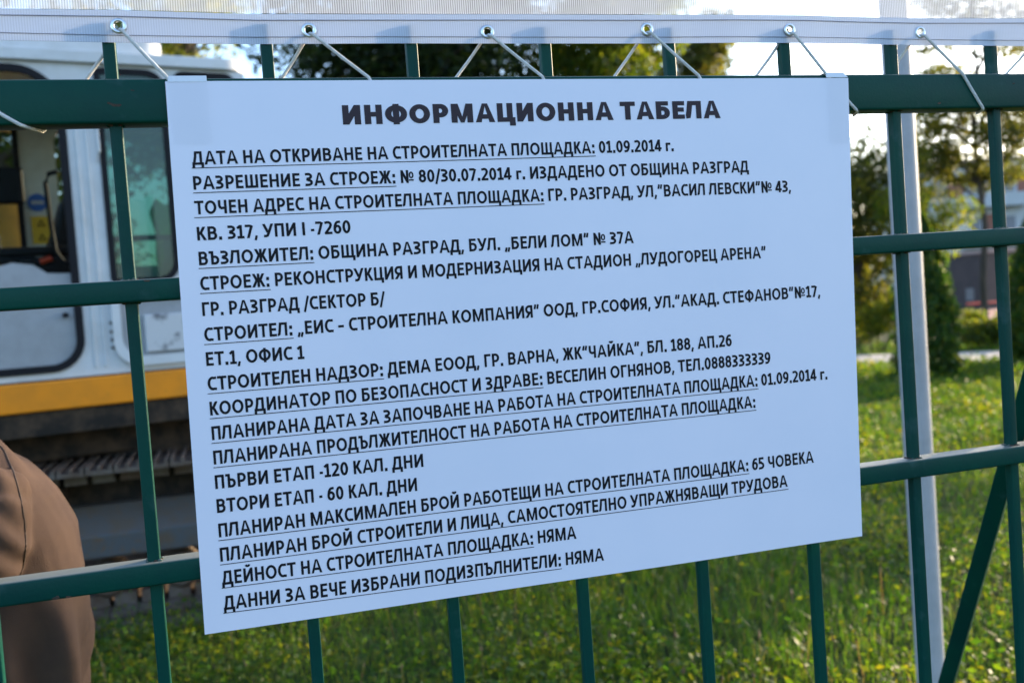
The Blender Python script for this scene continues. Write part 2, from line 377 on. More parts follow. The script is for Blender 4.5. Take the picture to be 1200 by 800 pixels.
def rrect(x0, z0, x1, z1, r, n=6):
    """rounded rectangle; r may be four radii: bottom-left, bottom-right, top-right, top-left"""
    r = r if isinstance(r, (list, tuple)) else [r]*4
    out = []
    for (cx, cz, a0, q) in ((x0+r[0], z0+r[0], 180, r[0]), (x1-r[1], z0+r[1], 270, r[1]), (x1-r[2], z1-r[2], 0, r[2]), (x0+r[3], z1-r[3], 90, r[3])):
        if q < 1e-6: out.append((cx, cz))
        else: out += [(cx+q*math.cos(R(a0+90*k/n)), cz+q*math.sin(R(a0+90*k/n))) for k in range(n+1)]
    return out

# ------------------------------------------------------------------ ground, path, paving
DIG = (-.3, 5.9)
g = MB(); n = 60
xs = np.concatenate([np.linspace(-600, -20, 8), np.linspace(-14, 40, 46), np.linspace(60, 900, 8)])
ys = np.concatenate([np.linspace(-300, -12, 5), np.linspace(-6, 44, 42), np.linspace(60, 900, 8)])
def gz(x, y): return .02*math.sin(.9*x+.4)*math.cos(.7*y) * (1 if 2.4 < y < 13 else 0)
g.add([(x, y, gz(x, y)) for y in ys for x in xs], [(j*len(xs)+i, j*len(xs)+i+1, (j+1)*len(xs)+i+1, (j+1)*len(xs)+i) for j in range(len(ys)-1) for i in range(len(xs)-1)])
tag(g.build('ground', 'ground'), 'wide ground of short turf with bare earth around the digger', 'ground', kind='structure')
pdir = unit(atZ(1200, 424)-atZ(1005, 428.5)); pn = np.array((-pdir[1], pdir[0], 0)); p0 = atZ(1005, 428.5)
pm = MB(); wdt = 1.95
for a0 in np.arange(-16, 24, 1.0):
    q = p0+pdir*a0; e = p0+pdir*(a0+.985)
    pm.prism([q+(0, 0, -.05), e+(0, 0, -.05), e+pn*wdt+(0, 0, -.05), q+pn*wdt+(0, 0, -.05)], (0, 0, .095))
tag(pm.build('path', 'concrete', loc=(p0[0], p0[1], 0), smooth=False), 'pale concrete slab path crossing the lawn behind the fence', 'path', kind='structure')
c0 = atZ(1150, 368)
tag(MB().box((c0[0], c0[1], .01), (26, 9, .1), ((RT[0], RT[1], 0), (-RT[1], RT[0], 0), (0, 0, 1))).build('paving', 'paving', loc=(c0[0], c0[1], 0)), 'red brick paving in front of the dark kiosk', 'paving', kind='structure')

# ------------------------------------------------------------------ fence
S = .2
Z1 = 1.9228                                    # top of the top rail
RAILS = [(Z1, .0572), (Z1-1.298*S, .0294), (Z1-3.163*S, .0302)]
fence = empty('metal_fence', (.8, .02, 0))
tag(fence, 'green painted steel fence of square bars and rails in front of the lawn', 'fence')
YC = .008                                      # middle plane of the bars
X0, X1 = -1.62, 1.63
for (zt, h), dep in zip(RAILS, (.040, .040, .040)):
    wb = MB().sweep([(X0, YC, zt-h/2), (X1, YC, zt-h/2)], rounded(dep, h, .0038))
    for i in range(-8, 8):
        for zz in (zt, zt-h):
            for q in range(10):
                t_ = (q+RNG.uniform(0, .6))/10*4; e_ = int(t_); f_ = t_-e_; hw = .0088
                xx, yy = ((-hw+2*hw*f_, -hw), (hw, -hw+2*hw*f_), (hw-2*hw*f_, hw), (-hw, hw-2*hw*f_))[e_ % 4]
                r_ = RNG.uniform(.0012, .0027); wb.ball((i*S-.008+xx, YC+yy, zz), (r_*1.4, r_*1.2, r_), nu=7, nv=5, mi=int(RNG.uniform() < .4))
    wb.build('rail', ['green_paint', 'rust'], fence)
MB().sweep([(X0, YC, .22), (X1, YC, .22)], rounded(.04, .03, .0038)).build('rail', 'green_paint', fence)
for i in range(-8, 8):
    x = i*S-.0080
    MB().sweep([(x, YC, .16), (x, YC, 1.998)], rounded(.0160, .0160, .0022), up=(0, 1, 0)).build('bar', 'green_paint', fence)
for x in (X0-.03, X1+.03):
    pz = 2.97
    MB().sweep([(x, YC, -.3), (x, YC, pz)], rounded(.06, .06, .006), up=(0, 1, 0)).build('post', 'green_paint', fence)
    MB().box((x, YC, pz+.006), (.066, .066, .012)).build('post_cap', 'black_plastic', fence, bevel=.003)
for k, (px, py, r_, q) in enumerate(((136, 123.5, .0042, 0), (128, 121, .0020, 0), (155, 106, .0015, 0), (1101, 121, .0022, 0), (1188, 98, .0018, 0), (172, 329, .0026, 1), (1093, 293, .0018, 1), (66, 700, .0030, 2), (80, 699, .0022, 2), (1105, 566, .0020, 2))):
    cc = atY(px, py, YC-.0203); n_ = 9; ph = RNG.uniform(0, 6)
    MB().prism([cc+np.array((r_*(1.5+.5*math.sin(3*t+ph))*math.cos(t), 0, r_*(.62+.3*math.cos(2*t+ph))*math.sin(t))) for t in np.linspace(0, 2*math.pi, n_+1)[:-1]], (0, .0006, 0)).build('rust_chip', 'rust', fence, smooth=False)
bt = np.array((1.645, .052, 1.33)); b1, b2 = atY(1226, 385, .06), atY(1109, 800, .62)
dv = (b2-b1); bb = b1+dv*(-.02-b1[2])/dv[2]
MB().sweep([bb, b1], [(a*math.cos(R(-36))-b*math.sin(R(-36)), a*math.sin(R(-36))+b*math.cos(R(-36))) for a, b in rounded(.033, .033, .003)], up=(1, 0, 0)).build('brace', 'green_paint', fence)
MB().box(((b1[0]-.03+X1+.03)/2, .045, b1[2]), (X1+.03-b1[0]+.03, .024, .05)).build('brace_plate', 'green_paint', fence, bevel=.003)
MB().box((bb[0], bb[1], .01), (.14, .14, .06)).build('brace_footing', 'concrete', fence, bevel=.01)
MB().sweep([(X0-.03, YC, 2.93), (X1+.03, YC, 2.93)], [(math.cos(k)*.004, math.sin(k)*.004) for k in np.linspace(0, 5.6, 8)]).build('top_wire', 'eyelet', fence)

# ------------------------------------------------------------------ banner and its lacing cord
EY = [(-112, 27), (139, 31), (362, 36), (571, 38), (758, 35), (925, 35.5), (1078, 38.5), (1222, 41)]
YB = -.004
E3 = [atY(px, py, YB) for px, py in EY]
def yx(px, py): q = atY(px, py, YB); return (q[0], q[2])
bot = [yx(*p) for p in ((-420, 42), (-200, 45), (0, 47.5), (140, 50), (300, 51.5), (450, 51), (600, 51.5), (750, 51), (860, 50), (940, 50.5), (1010, 52), (1080, 53.5), (1200, 54), (1330, 55))]
hemtop = [yx(*p) for p in ((-420, 8), (-200, 10), (0, 10.5), (140, 12), (300, 16.5), (450, 17), (600, 17.5), (750, 17.5), (860, 17), (940, 18), (1010, 20.5), (1080, 22), (1200, 21.5), (1330, 21))]
banner = empty('mesh_banner', (.6, YB, 2.0))
tag(banner, 'white woven mesh banner laced above the green top rail', 'banner')
holes = [[(e[0]+.0056*math.cos(t), e[2]+.0056*math.sin(t)) for t in np.linspace(0, 2*math.pi, 17)[:-1]] for e in E3]
MB().plate(bot+hemtop[::-1], holes, lambda a, z: (a, YB+.0015*math.sin(a*9), z), (0, .0012, 0)).build('hem', 'hem', banner, smooth=False)
nm = MB(); cols = 140; rows = 12; hx = [p[0] for p in hemtop]; hz = [p[1] for p in hemtop]
for j in range(rows+1):
    for i in range(cols+1):
        x = hx[0]+(hx[-1]-hx[0])*i/cols; z0 = np.interp(x, hx, hz)
        z = z0+.0015+(2.92-z0)*j/rows
        nm.v.append((x, YB+.003+.006*math.sin(x*7.3+z*3)*min(1, j/3), z))
nm.f = [(j*(cols+1)+i, j*(cols+1)+i+1, (j+1)*(cols+1)+i+1, (j+1)*(cols+1)+i) for j in range(rows) for i in range(cols)]; nm.mi = [0]*len(nm.f)
nm.build('mesh_panel', 'net', banner)
for off, r_ in ((-.0085, .0007), (.0, .0005)):
    src = hemtop if off < 0 else [(a, z+.009) for a, z in bot]
    MB().tube([(a, YB-.0012+.0015*math.sin(a*9), z+off) for a, z in src], r_, 6).build('stitching', 'stitch', banner)
for k, e in enumerate(E3):
    prof = []
    rg = MB(); ns = 28; np_ = 10
    for i in range(ns):
        t = 2*math.pi*i/ns
        for j in range(np_):
            q = 2*math.pi*j/np_; rr = .0077+.0026*math.cos(q)
            rg.v.append((e[0]+rr*math.cos(t), YB-.0004+.0022*math.sin(q), e[2]+rr*math.sin(t)))
    rg.f = [(i*np_+j, i*np_+(j+1) % np_, ((i+1) % ns)*np_+(j+1) % np_, ((i+1) % ns)*np_+j) for i in range(ns) for j in range(np_)]; rg.mi = [0]*len(rg.f)
    rg.build('eyelet', 'eyelet', banner, fix=True)
YF, YK = YC-.02, YC+.02                        # front and back faces of the rails
AT = [(-60, 95), (197, 92.5), (432, 95), (635, 94), (818, 93), (968, 92), (1127, 88), (1275, 86)]
BT = [(24, 146), (228, 143), (460, 140), (662, 137), (845, 134), (1003, 131), (1151, 128), (1300, 124)]
CT = [(-160, 95), (95, 92.5), (326, 92), (530, 90), (716, 88.5), (883, 88.5), (1036, 87.5), (1175, 87.5)]
cr = .0024; cpts = []
zt, zb = Z1, Z1-RAILS[0][1]
for k in range(8):
    e = E3[k]; c = atY(*CT[k], YK)
    cpts += [(c[0]-.006, YK+cr, zt-.02), (c[0], YK+cr*.8, zt+.001)]
    h = np.array((e[0]-.001, YB+.010, e[2]-.004)); a0 = np.array((c[0], YK+cr*.8, zt+.001))
    cpts += [tuple(a0+(h-a0)*.5+np.array((0, 0, -.0012))), tuple(h), (e[0]+.0015, YB-.001, e[2]-.0045), (e[0]+.004, YB-.0062, e[2]-.0065)]
    a = atY(*AT[k], YF); b = atY(*BT[k], YF)
    st = np.array((e[0]+.004, YB-.0062, e[2]-.0065)); en = np.array((a[0], YF-cr*.8, zt-.001))
    cpts += [tuple(st+(en-st)*.5+np.array((0, -.001, -.0012))), tuple(en), (b[0]-.25*(b[0]-a[0]), YF-cr, zb+.012), (b[0], YF-cr*.7, zb-.0005), (b[0]+.008, YF+.008, zb-cr), (b[0]+.02, YK-.006, zb-cr)]
    if k < 7:
        c2 = atY(*CT[k+1], YK)
        cpts += [(b[0]+.026, YK+cr, zb+.006)]
tag(MB().tube(cpts, cr, 8).build('lacing_cord', 'cord', loc=(.6, 0, zt)), 'thin white cord laced through the banner eyelets and round the top rail', 'cord')

# ------------------------------------------------------------------ information sign
SGN = [(193.5, 95.5), (994, 91.5), (1008, 627), (240, 743)]
YS = -.0175
cor = [atY(px, py, YS) for px, py in SGN]
def sgn_y(x, z):
    u = min(1, max(0, (x-cor[0][0])/(cor[1][0]-cor[0][0]))); w = min(1, max(0, (cor[0][2]-z)/(cor[0][2]-cor[3][2])))
    return YS-.0045*math.sin(math.pi*u)*(.3+.7*w)-.0022*math.sin(2.6*math.pi*u+1+w)*w*u*(1-u)*4-.006*w*w*max(0, u-.7)/.3*(u-.7)/.3
sign = empty('information_sign', tuple((cor[0]+cor[1])/2))
tag(sign, 'white laminated information board printed in black Cyrillic, taped to the green fence', 'sign')
sh = MB(); nu, nv = 48, 34
for j in range(nv+1):
    for i in range(nu+1):
        u, w = i/nu, j/nv
        p = cor[0]*(1-u)*(1-w)+cor[1]*u*(1-w)+cor[2]*u*w+cor[3]*(1-u)*w
        sh.v.append((p[0], sgn_y(p[0], p[2]), p[2]))
nf = len(sh.v)
sh.v += [(p[0], p[1]+.0016, p[2]) for p in sh.v]
for j in range(nv):
    for i in range(nu):
        a = j*(nu+1)+i; sh.f.append((a, a+nu+1, a+nu+2, a+1)); sh.f.append((nf+a, nf+a+1, nf+a+nu+2, nf+a+nu+1))
edge = [i for i in range(nu+1)]+[j*(nu+1)+nu for j in range(1, nv+1)]+[nv*(nu+1)+i for i in range(nu-1, -1, -1)]+[j*(nu+1) for j in range(nv-1, 0, -1)]
sh.f += [(edge[k], edge[(k+1) % len(edge)], nf+edge[(k+1) % len(edge)], nf+edge[k]) for k in range(len(edge))]
sh.mi = [0]*len(sh.f)
sh.build('sheet', 'paper', sign)

# lettering: a plain bold sans drawn as strokes of the given weight, cap height 1
def _arc(cx, cy, rx, ry, a0, a1, n=14):
    return [(cx+rx*math.cos(R(a0+(a1-a0)*k/n)), cy+ry*math.sin(R(a0+(a1-a0)*k/n))) for k in range(n+1)]
def glyph(ch, w, h):
    """-> (ink width, left gap, right gap, strokes); a stroke is a list of points, clipped to the cap box unless it is a tail"""
    l, T, B = w/2, 1-h/2, h/2; S_ = .095; m = .5
    def bowl(x0, x1, y0, y1):
        ry = (y1-y0)/2; rx = min(ry*1.05, (x1-x0)*.8); return [(x0, y1), (x1-rx, y1)]+_arc(x1-rx, (y0+y1)/2, rx, ry, 90, -90)[1:-1]+[(x1-rx, y0), (x0, y0)]
    def lbowl(x0, x1, y0, y1):
        ry = (y1-y0)/2; rx = min(ry*1.05, (x1-x0)*.8); return [(x1, y1), (x0+rx, y1)]+_arc(x0+rx, (y0+y1)/2, rx, ry, 90, 270)[1:-1]+[(x0+rx, y0), (x1, y0)]
    def ell(x0, x1, y0=B, y1=T, n=30): return _arc((x0+x1)/2, (y0+y1)/2, (x1-x0)/2, (y1-y0)/2, 90, 450, n)
    v = lambda x, a=0, b=1: [(x, a), (x, b)]
    g = S_; n = .035
    if ch == ' ': return .34, 0, 0, []
    if ch == 'А': W = .80+w*.7; d = w*.53; return W, n, n, [[(d-.045, -.1), (W/2, 1.02+w*.3), (W-d+.045, -.1)], [(W*.24, .30), (W*.76, .30)]]
    if ch == 'Б': W = .50+w; return W, g, .07, [[(W-.08, T), (l, T), (l, B), (l+.01, B)], bowl(l, W-l, B, .585)]
    if ch == 'В': W = .52+w; return W, g, .07, [v(l), bowl(l, W-l, B, .53), bowl(l, W-l-.045, .53, T)]
    if ch == 'Г': W = .40+w; return W, g, .03, [[(W, T), (l, T), (l, 0)]]
    if ch == 'г': W = .29+w; return W, g, .03, [[(W, .71-h/2), (l, .71-h/2), (l, 0)]]
    if ch == 'Д': W = .70+w; return W, .03, .05, [[(.13, B), (.245, T*.6), (.285, T), (W-.10-l, T), (W-.10-l, 0)], [(0+l*.8, -.21), (l*.8, B), (W-l*.8, B), (W-l*.8, -.21), 'tail']]
    if ch == 'Е': W = .40+w; return W, g, .07, [[(W, T), (l, T), (l, B), (W, B)], [(l, .52), (W-.04, .52)]]
    if ch == 'Ж': W = .92+w; c = W/2; return W, .01, .01, [v(c), [(w*.45, 1.1), (.09+w*.5, .93), (c-.17, .56), (c, .52)], [(w*.50-.02, -.06), (c-.19, .46), (c-.10, .53)], [(W-w*.45, 1.1), (W-.09-w*.5, .93), (c+.17, .56), (c, .52)], [(W-w*.5+.02, -.06), (c+.19, .46), (c+.10, .53)]]
    if ch == 'З': W = .44+w; return W, .05, .08, [[(.02, .90)]+_arc(W/2-.06, .74, W/2+.06-l-.03, T-.74, 100, -88, 14)+[(.13, .53)], [(.13, .53)]+_arc(W/2-.08, .27, W/2+.08-l, .27-B, 86, -100, 14)+[(.0, .09)]]
    if ch in 'ИЙ': W = .58+w; s_ = [v(l), v(W-l), [(l, -.02), (l, .04), (W-l, .96), (W-l, 1.02)]]; return W, g, g, s_+([_arc(W/2, 1.27, .155, .13, 190, 350, 8)+['tail']] if ch == 'Й' else [])
    if ch == 'К': W = .52+w; return W, g, .01, [v(l), [(W-w*.55, 1.08), (W-w*.55-.10, .90), (l+.20, .56), (l, .52)], [(l+.09, .54), (l+.24, .47), (W-w*.42+.03, -.08)]]
    if ch == 'Л': W = .60+w; return W, .02, g, [[(-.02, B+.005), (.05, B+.01), (.115, .14), (.17, .40), (.245, T), (W-l, T), (W-l, 0)]]
    if ch == 'М': W = .82+w; return W, g, g, [v(l), v(W-l), [(l+.02, 1.08), (W/2, .05), (W-l-.02, 1.08)]]
    if ch == 'Н': W = .56+w; return W, g, g, [v(l), v(W-l), [(l, .51), (W-l, .51)]]
    if ch == 'О': W = .74+w; return W, .06, .06, [ell(l, W-l)]
    if ch == 'П': W = .54+w; return W, g, g, [[(l, 0), (l, T), (W-l, T), (W-l, 0)]]
    if ch == 'Р': W = .48+w; return W, g, .05, [v(l), bowl(l, W-l, .41, T)]
    if ch == 'С': W = .53+w; return W, .06, .03, [[(W-.02, .90)]+_arc(W/2+.05, .5, W/2+.05-l, .5-B, 72, 288, 20)+[(W-.01, .09)]]
    if ch == 'Т': W = .56+w; return W, .025, .025, [[(0, T), (W, T)], v(W/2)]
    if ch == 'У': W = .66+w; return W, .01, .01, [[(w*.42-.03, 1.08), (W/2-.02, .36)], [(W-w*.42+.03, 1.08), (W*.52, .26), (W*.43, .13), (W*.30, B), (.09, B+.01)]]
    if ch == 'Ф': W = .80+w; return W, .05, .05, [v(W/2, -.03, 1.03)+['tail'], ell(l, W-l, .17, .85)]
    if ch == 'Х': W = .62+w; return W, .01, .01, [[(w*.42-.05, -.08), (W-w*.42+.03, 1.08)], [(w*.42-.03, 1.08), (W-w*.42+.05, -.08)]]
    if ch == 'Ц': W = .62+w; x = W-.10-l; return W, g, .03, [[(l, 1), (l, B), (x, B), (x, 1)], [(x-.02, B), (W-l*.8, B), (W-l*.8, -.21), 'tail']]
    if ch == 'Ч': W = .50+w; return W, .09, g, [v(W-l), [(l, 1), (l, .60), (l+.05, .47), (l+.17, .40), (W-l, .43)]]
    if ch in 'ШЩ':
        W = .86+w; s_ = [[(l, 1), (l, B), (W-l, B), (W-l, 1)], v(W/2)]
        if ch == 'Щ': s_.append([(W-l-.02, B), (W+.10-l*.8, B), (W+.10-l*.8, -.21), 'tail']); return W+.10, g, .03, s_
        return W, g, g, s_
    if ch == 'Ь': W = .46+w; return W, g, .06, [v(l), bowl(l, W-l, B, .575)]
    if ch == 'Ъ': W = .62+w; x = .17+l; return W, .02, .06, [[(0, T), (x, T), (x, 0)], bowl(x, W-l, B, .575)]
    if ch == 'Ю': W = .98+w; return W, g, .06, [v(l), [(l, .51), (.33+l, .51)], ell(.27+l, W-l)]
    if ch == 'Я': W = .50+w; return W, .02, g, [v(W-l), lbowl(l, W-l, .41, T), [(W-l-.16, .44), (w*.5-.06, -.08)]]
    if ch == 'I': return w, g, g, [v(l)]
    if ch == '0': W = .46+w; return W, .05, .05, [ell(l, W-l)]
    if ch == '1': W = .40+w*.8; c = W*.54; return W, .06, .03, [[(.03, .76), (c-.02, .95), (c, .97)], v(c), [(.02, B), (W, B)]]
    if ch == '2': W = .43+w; return W, .05, .06, [[(.03, .87)]+_arc(W/2-.03, .71, W/2+.03-l, T-.71, 115, -10, 12)+[(W-l-.07, .52), (l, B+.02), (l, B), (W, B)]]
    if ch == '3': W = .42+w; return W, .05, .06, [[(.03, .91)]+_arc(W/2-.06, .74, W/2+.05-l, T-.74, 100, -88, 12)+[(.15, .53)], [(.15, .53)]+_arc(W/2-.08, .27, W/2+.08-l, .27-B, 86, -100, 12)+[(.0, .09)]]
    if ch == '4': W = .50+w; return W, .03, .03, [[(W-.13-l, 0), (W-.13-l, 1)], [(W-.13-l, 1.02), (l*.7, .29), (l*.7, .25), (W, .25)]]
    if ch == '5': W = .41+w; return W, .06, .05, [[(W-.04, T), (l+.02, T), (l, .56), (W*.42, .58)]+_arc(W/2-.06, .31, W/2+.06-l, .30-B, 78, -100, 12)+[(.0, .07)]]
    if ch == '6': W = .45+w; return W, .05, .05, [ell(l, W-l, B, .60, 22), [(W-.07, T)]+_arc(W/2+.09, .36, W/2+.09-l, T-.36, 105, 178, 10)]
    if ch == '7': W = .43+w; return W, .05, .05, [[(0, T), (W-l*.9, T), (W-l*.9, .92), (.13+l*.6, -.06)]]
    if ch == '8': W = .46+w; return W, .05, .05, [ell(l, W-l, B, .53, 22), ell(l+.025, W-l-.025, .53, T, 22)]
    if ch == '9': W = .45+w; return W, .05, .05, [ell(l, W-l, .40, T, 22), [(.07, B)]+_arc(W/2-.09, .64, W/2+.09-l, .64-B, -75, -2, 10)]
    dot = lambda x, y: [(x-w*.55, y), (x+w*.55, y)]
    if ch == '.': return w*1.1, .07, .07, [[(0, .10), (w*1.1, .10), 'dot']]
    if ch == ':': return w*1.1, .09, .07, [[(0, .10), (w*1.1, .10), 'dot'], [(0, .60), (w*1.1, .60), 'dot']]
    if ch == ',': return w*1.1, .05, .08, [[(w*.75, .17), (w*.25, -.18), 'tail']]
    if ch == '-': return .28, .06, .06, [[(0, .37), (.28, .37)]]
    if ch == '–': return .50, .05, .05, [[(0, .40), (.50, .40)]]
    if ch == '/': return .46, .02, .02, [[(.06, -.16), (.42, 1.04), 'tail']]
    if ch == '„': return w*2.3, .05, .06, [[(w*.75, .17), (w*.25, -.18), 'tail'], [(w*1.95, .17), (w*1.45, -.18), 'tail']]
    if ch == '”': return w*2.3, .05, .06, [[(w*.75, 1.03), (w*.3, .66), 'tail'], [(w*1.95, 1.03), (w*1.5, .66), 'tail']]
    if ch == '№': W = 1.20; return W, g, .05, [v(l), v(.60), [(l, 1.02), (l, .94), (.60, .06), (.60, -.02)], ell(.80, W-.09, .40, .82, 18)+['thin'], [(.74, .22), (W-.03, .22), 'thin']]
    raise KeyError(ch)
def _ribbon(pts, w, h):
    """stroke polygons: w is the stem thickness, h that of level strokes"""
    k = w/h; P_ = np.array([(x, y*k) for x, y in pts]); n = len(P_); closed = np.allclose(P_[0], P_[-1]); out = []
    t = [unit(P_[i+1]-P_[i]) for i in range(n-1)]; nr = [np.array((-q[1], q[0])) for q in t]
    L_, Rr = [], []
    for i in range(n):
        a = nr[i-1] if i > 0 else (nr[-1] if closed else nr[0]); b = nr[i] if i < n-1 else (nr[0] if closed else nr[-1])
        m_ = a+b; q = np.linalg.norm(m_)
        if q < .35: m_ = b; s_ = 1
        else: m_ = m_/q; s_ = min(1/np.dot(m_, b), 2.2)
        L_.append(P_[i]+m_*s_*w/2); Rr.append(P_[i]-m_*s_*w/2)
    for i in range(n-1):
        out.append([(p[0], p[1]/k) for p in (L_[i], Rr[i], Rr[i+1], L_[i+1])])
    return out
def _clip(poly, y0, y1):
    for lim, s_ in ((y0, 1), (y1, -1)):
        o = []
        for i in range(len(poly)):
            a, b = poly[i-1], poly[i]; ia, ib = s_*(a[1]-lim) >= 0, s_*(b[1]-lim) >= 0
            if ia != ib:
                t = (lim-a[1])/(b[1]-a[1]); o.append((a[0]+t*(b[0]-a[0]), lim))
            if ib: o.append(b)
        poly = o
        if len(poly) < 3: return []
    return poly
def set_text(body, w, h, track=0.0):
    """-> (polygons, pen positions after every character)"""
    x = 0.0; polys = []; ends = []
    for i, ch in enumerate(body):
        W_, a, b, st = glyph(ch, w, h)
        x += a if i else 0
        for s_ in st:
            s_ = list(s_); fl = s_.pop() if isinstance(s_[-1], str) else ''
            kw, kh = (w*.62, h*.62) if fl == 'thin' else (w*.86, h*.9) if fl == 'tail' and ch in ',„”/Й' else (w, w*1.15) if fl == 'dot' else (w, h)
            for q in _ribbon(s_, kw, kh):
                q = q if fl in ('tail', 'dot') else _clip(q, 0, 1)
                if len(q) >= 3: polys.append([(px+x, py) for px, py in q])
        x += W_; ends.append(x); x += b+track
    return polys, ends

def write(name, under, rest, pa, pb, cap, ink, w, h):
    A3, B3 = atY(*pa, YS), atY(*pb, YS); ex = B3-A3; ln = np.linalg.norm(ex); ex = ex/ln; ey = np.array((-ex[2], 0, ex[0]))
    polys, ends = set_text(under+rest, w, h)
    x0 = min(p[0] for q in polys for p in q); x1 = max(p[0] for q in polys for p in q); sx = ln/(x1-x0)
    mb = MB()
    def place(x, y, d):
        p = A3+ex*x+ey*y; return (p[0], sgn_y(p[0], p[2])-d, p[2])
    for i, q in enumerate(polys):
        d = .00035+.00002*(i % 9)
        ar = sum(q[k-1][0]*q[k][1]-q[k][0]*q[k-1][1] for k in range(len(q)))
        if ar < 0: q = q[::-1]
        mb.add([place((x-x0)*sx, y*cap, d) for x, y in q], [tuple(range(len(q)))])
    if under:
        ue = (ends[len(under)-1]-x0)*sx
        y1, y0, k = -.0036, -.0046, 40
        vs = [place(-.001+(ue+.002)*i/k, y, .0006) for i in range(k+1) for y in (y0, y1)]
        mb.add(vs, [(2*i, 2*i+2, 2*i+3, 2*i+1) for i in range(k)])
    return mb.build(name, ink, sign, smooth=False)
write('title_lettering', '', 'ИНФОРМАЦИОННА ТАБЕЛА', (402, 146.5), (844, 138.8), .0265, 'title_ink', .315, .24)
LINES = [
 ('ДАТА НА ОТКРИВАНЕ НА СТРОИТЕЛНАТА ПЛОЩАДКА:', ' 01.09.2014 г.', (225.5, 193.5), (789, 177.3)),
 ('РАЗРЕШЕНИЕ ЗА СТРОЕЖ:', ' № 80/30.07.2014 г. ИЗДАДЕНО ОТ ОБЩИНА РАЗГРАД', (227, 222.5), (877, 202.0)),
 ('ТОЧЕН АДРЕС НА СТРОИТЕЛНАТА ПЛОЩАДКА:', ' ГР. РАЗГРАД, УЛ,”ВАСИЛ ЛЕВСКИ”№ 43,', (228.5, 251.5), (926.5, 225.0)),
 ('', 'КВ. 317, УПИ I -7260', (231.5, 282), (411, 273.3)),
 ('ВЪЗЛОЖИТЕЛ:', ' ОБЩИНА РАЗГРАД, БУЛ. „БЕЛИ ЛОМ” № 37А', (233.5, 311), (742, 285.0)),
 ('СТРОЕЖ:', ' РЕКОНСТРУКЦИЯ И МОДЕРНИЗАЦИЯ НА СТАДИОН „ЛУДОГОРЕЦ АРЕНА”', (235.3, 340.3), (897, 302.3)),
 ('', 'ГР. РАЗГРАД /СЕКТОР Б/', (237.5, 370.3), (451.5, 357.2)),
 ('СТРОИТЕЛ:', ' „ЕИС – СТРОИТЕЛНА КОМПАНИЯ” ООД, ГР.СОФИЯ, УЛ.”АКАД. СТЕФАНОВ”№17,', (240, 400), (960.5, 347.5)),
 ('', 'ЕТ.1, ОФИС 1', (242, 428.7), (356.7, 420.3)),
 ('СТРОИТЕЛЕН НАДЗОР:', ' ДЕМА ЕООД, ГР. ВАРНА, ЖК”ЧАЙКА”, БЛ. 188, АП.26', (244, 457.6), (856.5, 405.3)),
 ('КООРДИНАТОР ПО БЕЗОПАСНОСТ И ЗДРАВЕ:', ' ВЕСЕЛИН ОГНЯНОВ, ТЕЛ.0888333339', (246.5, 486.7), (902, 425.7)),
 ('ПЛАНИРАНА ДАТА ЗА ЗАПОЧВАНЕ НА РАБОТА НА СТРОИТЕЛНАТА ПЛОЩАДКА:', ' 01.09.2014 г.', (248.7, 515.5), (968.5, 444.0)),
 ('ПЛАНИРАНА ПРОДЪЛЖИТЕЛНОСТ НА РАБОТА НА СТРОИТЕЛНАТА ПЛОЩАДКА:', '', (250.7, 544), (884, 477.0)),
 ('', 'ПЪРВИ ЕТАП -120 КАЛ. ДНИ', (252.5, 572.7), (496, 546.3)),
 ('', 'ВТОРИ ЕТАП - 60 КАЛ. ДНИ', (254.5, 600.7), (488.7, 574.5)),
 ('ПЛАНИРАН МАКСИМАЛЕН БРОЙ РАБОТЕЩИ НА СТРОИТЕЛНАТА ПЛОЩАДКА:', ' 65 ЧОВЕКА', (256.7, 629.3), (952.3, 541.3)),
 ('ПЛАНИРАН БРОЙ СТРОИТЕЛИ И ЛИЦА, САМОСТОЯТЕЛНО УПРАЖНЯВАЩИ ТРУДОВА', '', (258.5, 657.7), (921.5, 569.3)),
 ('ДЕЙНОСТ НА СТРОИТЕЛНАТА ПЛОЩАДКА:', ' НЯМА', (260.5, 685), (674.5, 630)),
 ('ДАННИ ЗА ВЕЧЕ ИЗБРАНИ ПОДИЗПЪЛНИТЕЛИ:', ' НЯМА', (262.5, 714.3), (706.5, 655.3)),
]
for k, (un, rs, pa, pb) in enumerate(LINES):
    write('text_line', un, rs, pa, pb, .0177+.0012*k/18, 'ink', .215, .18)
# clear adhesive tape holding the top corners round the rail
MT['tape'] = glassmat('clear_tape', (.992, .992, .994), .01, rough=.22, film=.0, film_col=(.80, .82, .86))
MT['tape_white'] = mat('tape_over_rail', (.70, .71, .74), .35, bump=.2, bscale=60)
def tape(x0, x1, z1, skew):
    mb = MB(); k = 10
    for i in range(k+1):
        z = z1+(cor[0][2]-.001-z1)*i/k
        for x in np.linspace(x0, x1, 7):
            mb.v.append((x+.001*math.sin(z*130), sgn_y(x, z)-.0007-.0006*max(0, math.sin(x*210+z*340)), z))
    mb.f = [(i*7+j, i*7+j+1, (i+1)*7+j+1, (i+1)*7+j) for i in range(k) for j in range(6)]; mb.mi = [0]*len(mb.f)
    zt_ = cor[0][2]-.001
    yq = sgn_y(x0, zt_)-.0007
    top = [(x0, yq, zt_), (x1, yq, zt_), (x1-skew, YF-.003, Z1+.0022), (x0+.002, YF-.003, Z1+.0022), (x1-skew-.004, YK, Z1+.003), (x0+.004, YK, Z1+.003), (x1-skew-.004, YK+.003, Z1-.03), (x0+.004, YK+.003, Z1-.03)]
    mb.add(top, [(0, 1, 2, 3), (3, 2, 4, 5), (5, 4, 6, 7)], 1)
    mb.build('tape', ['tape', 'tape_white'], sign)
tape(cor[0][0]+.003, cor[0][0]+.052, 1.835, .0)
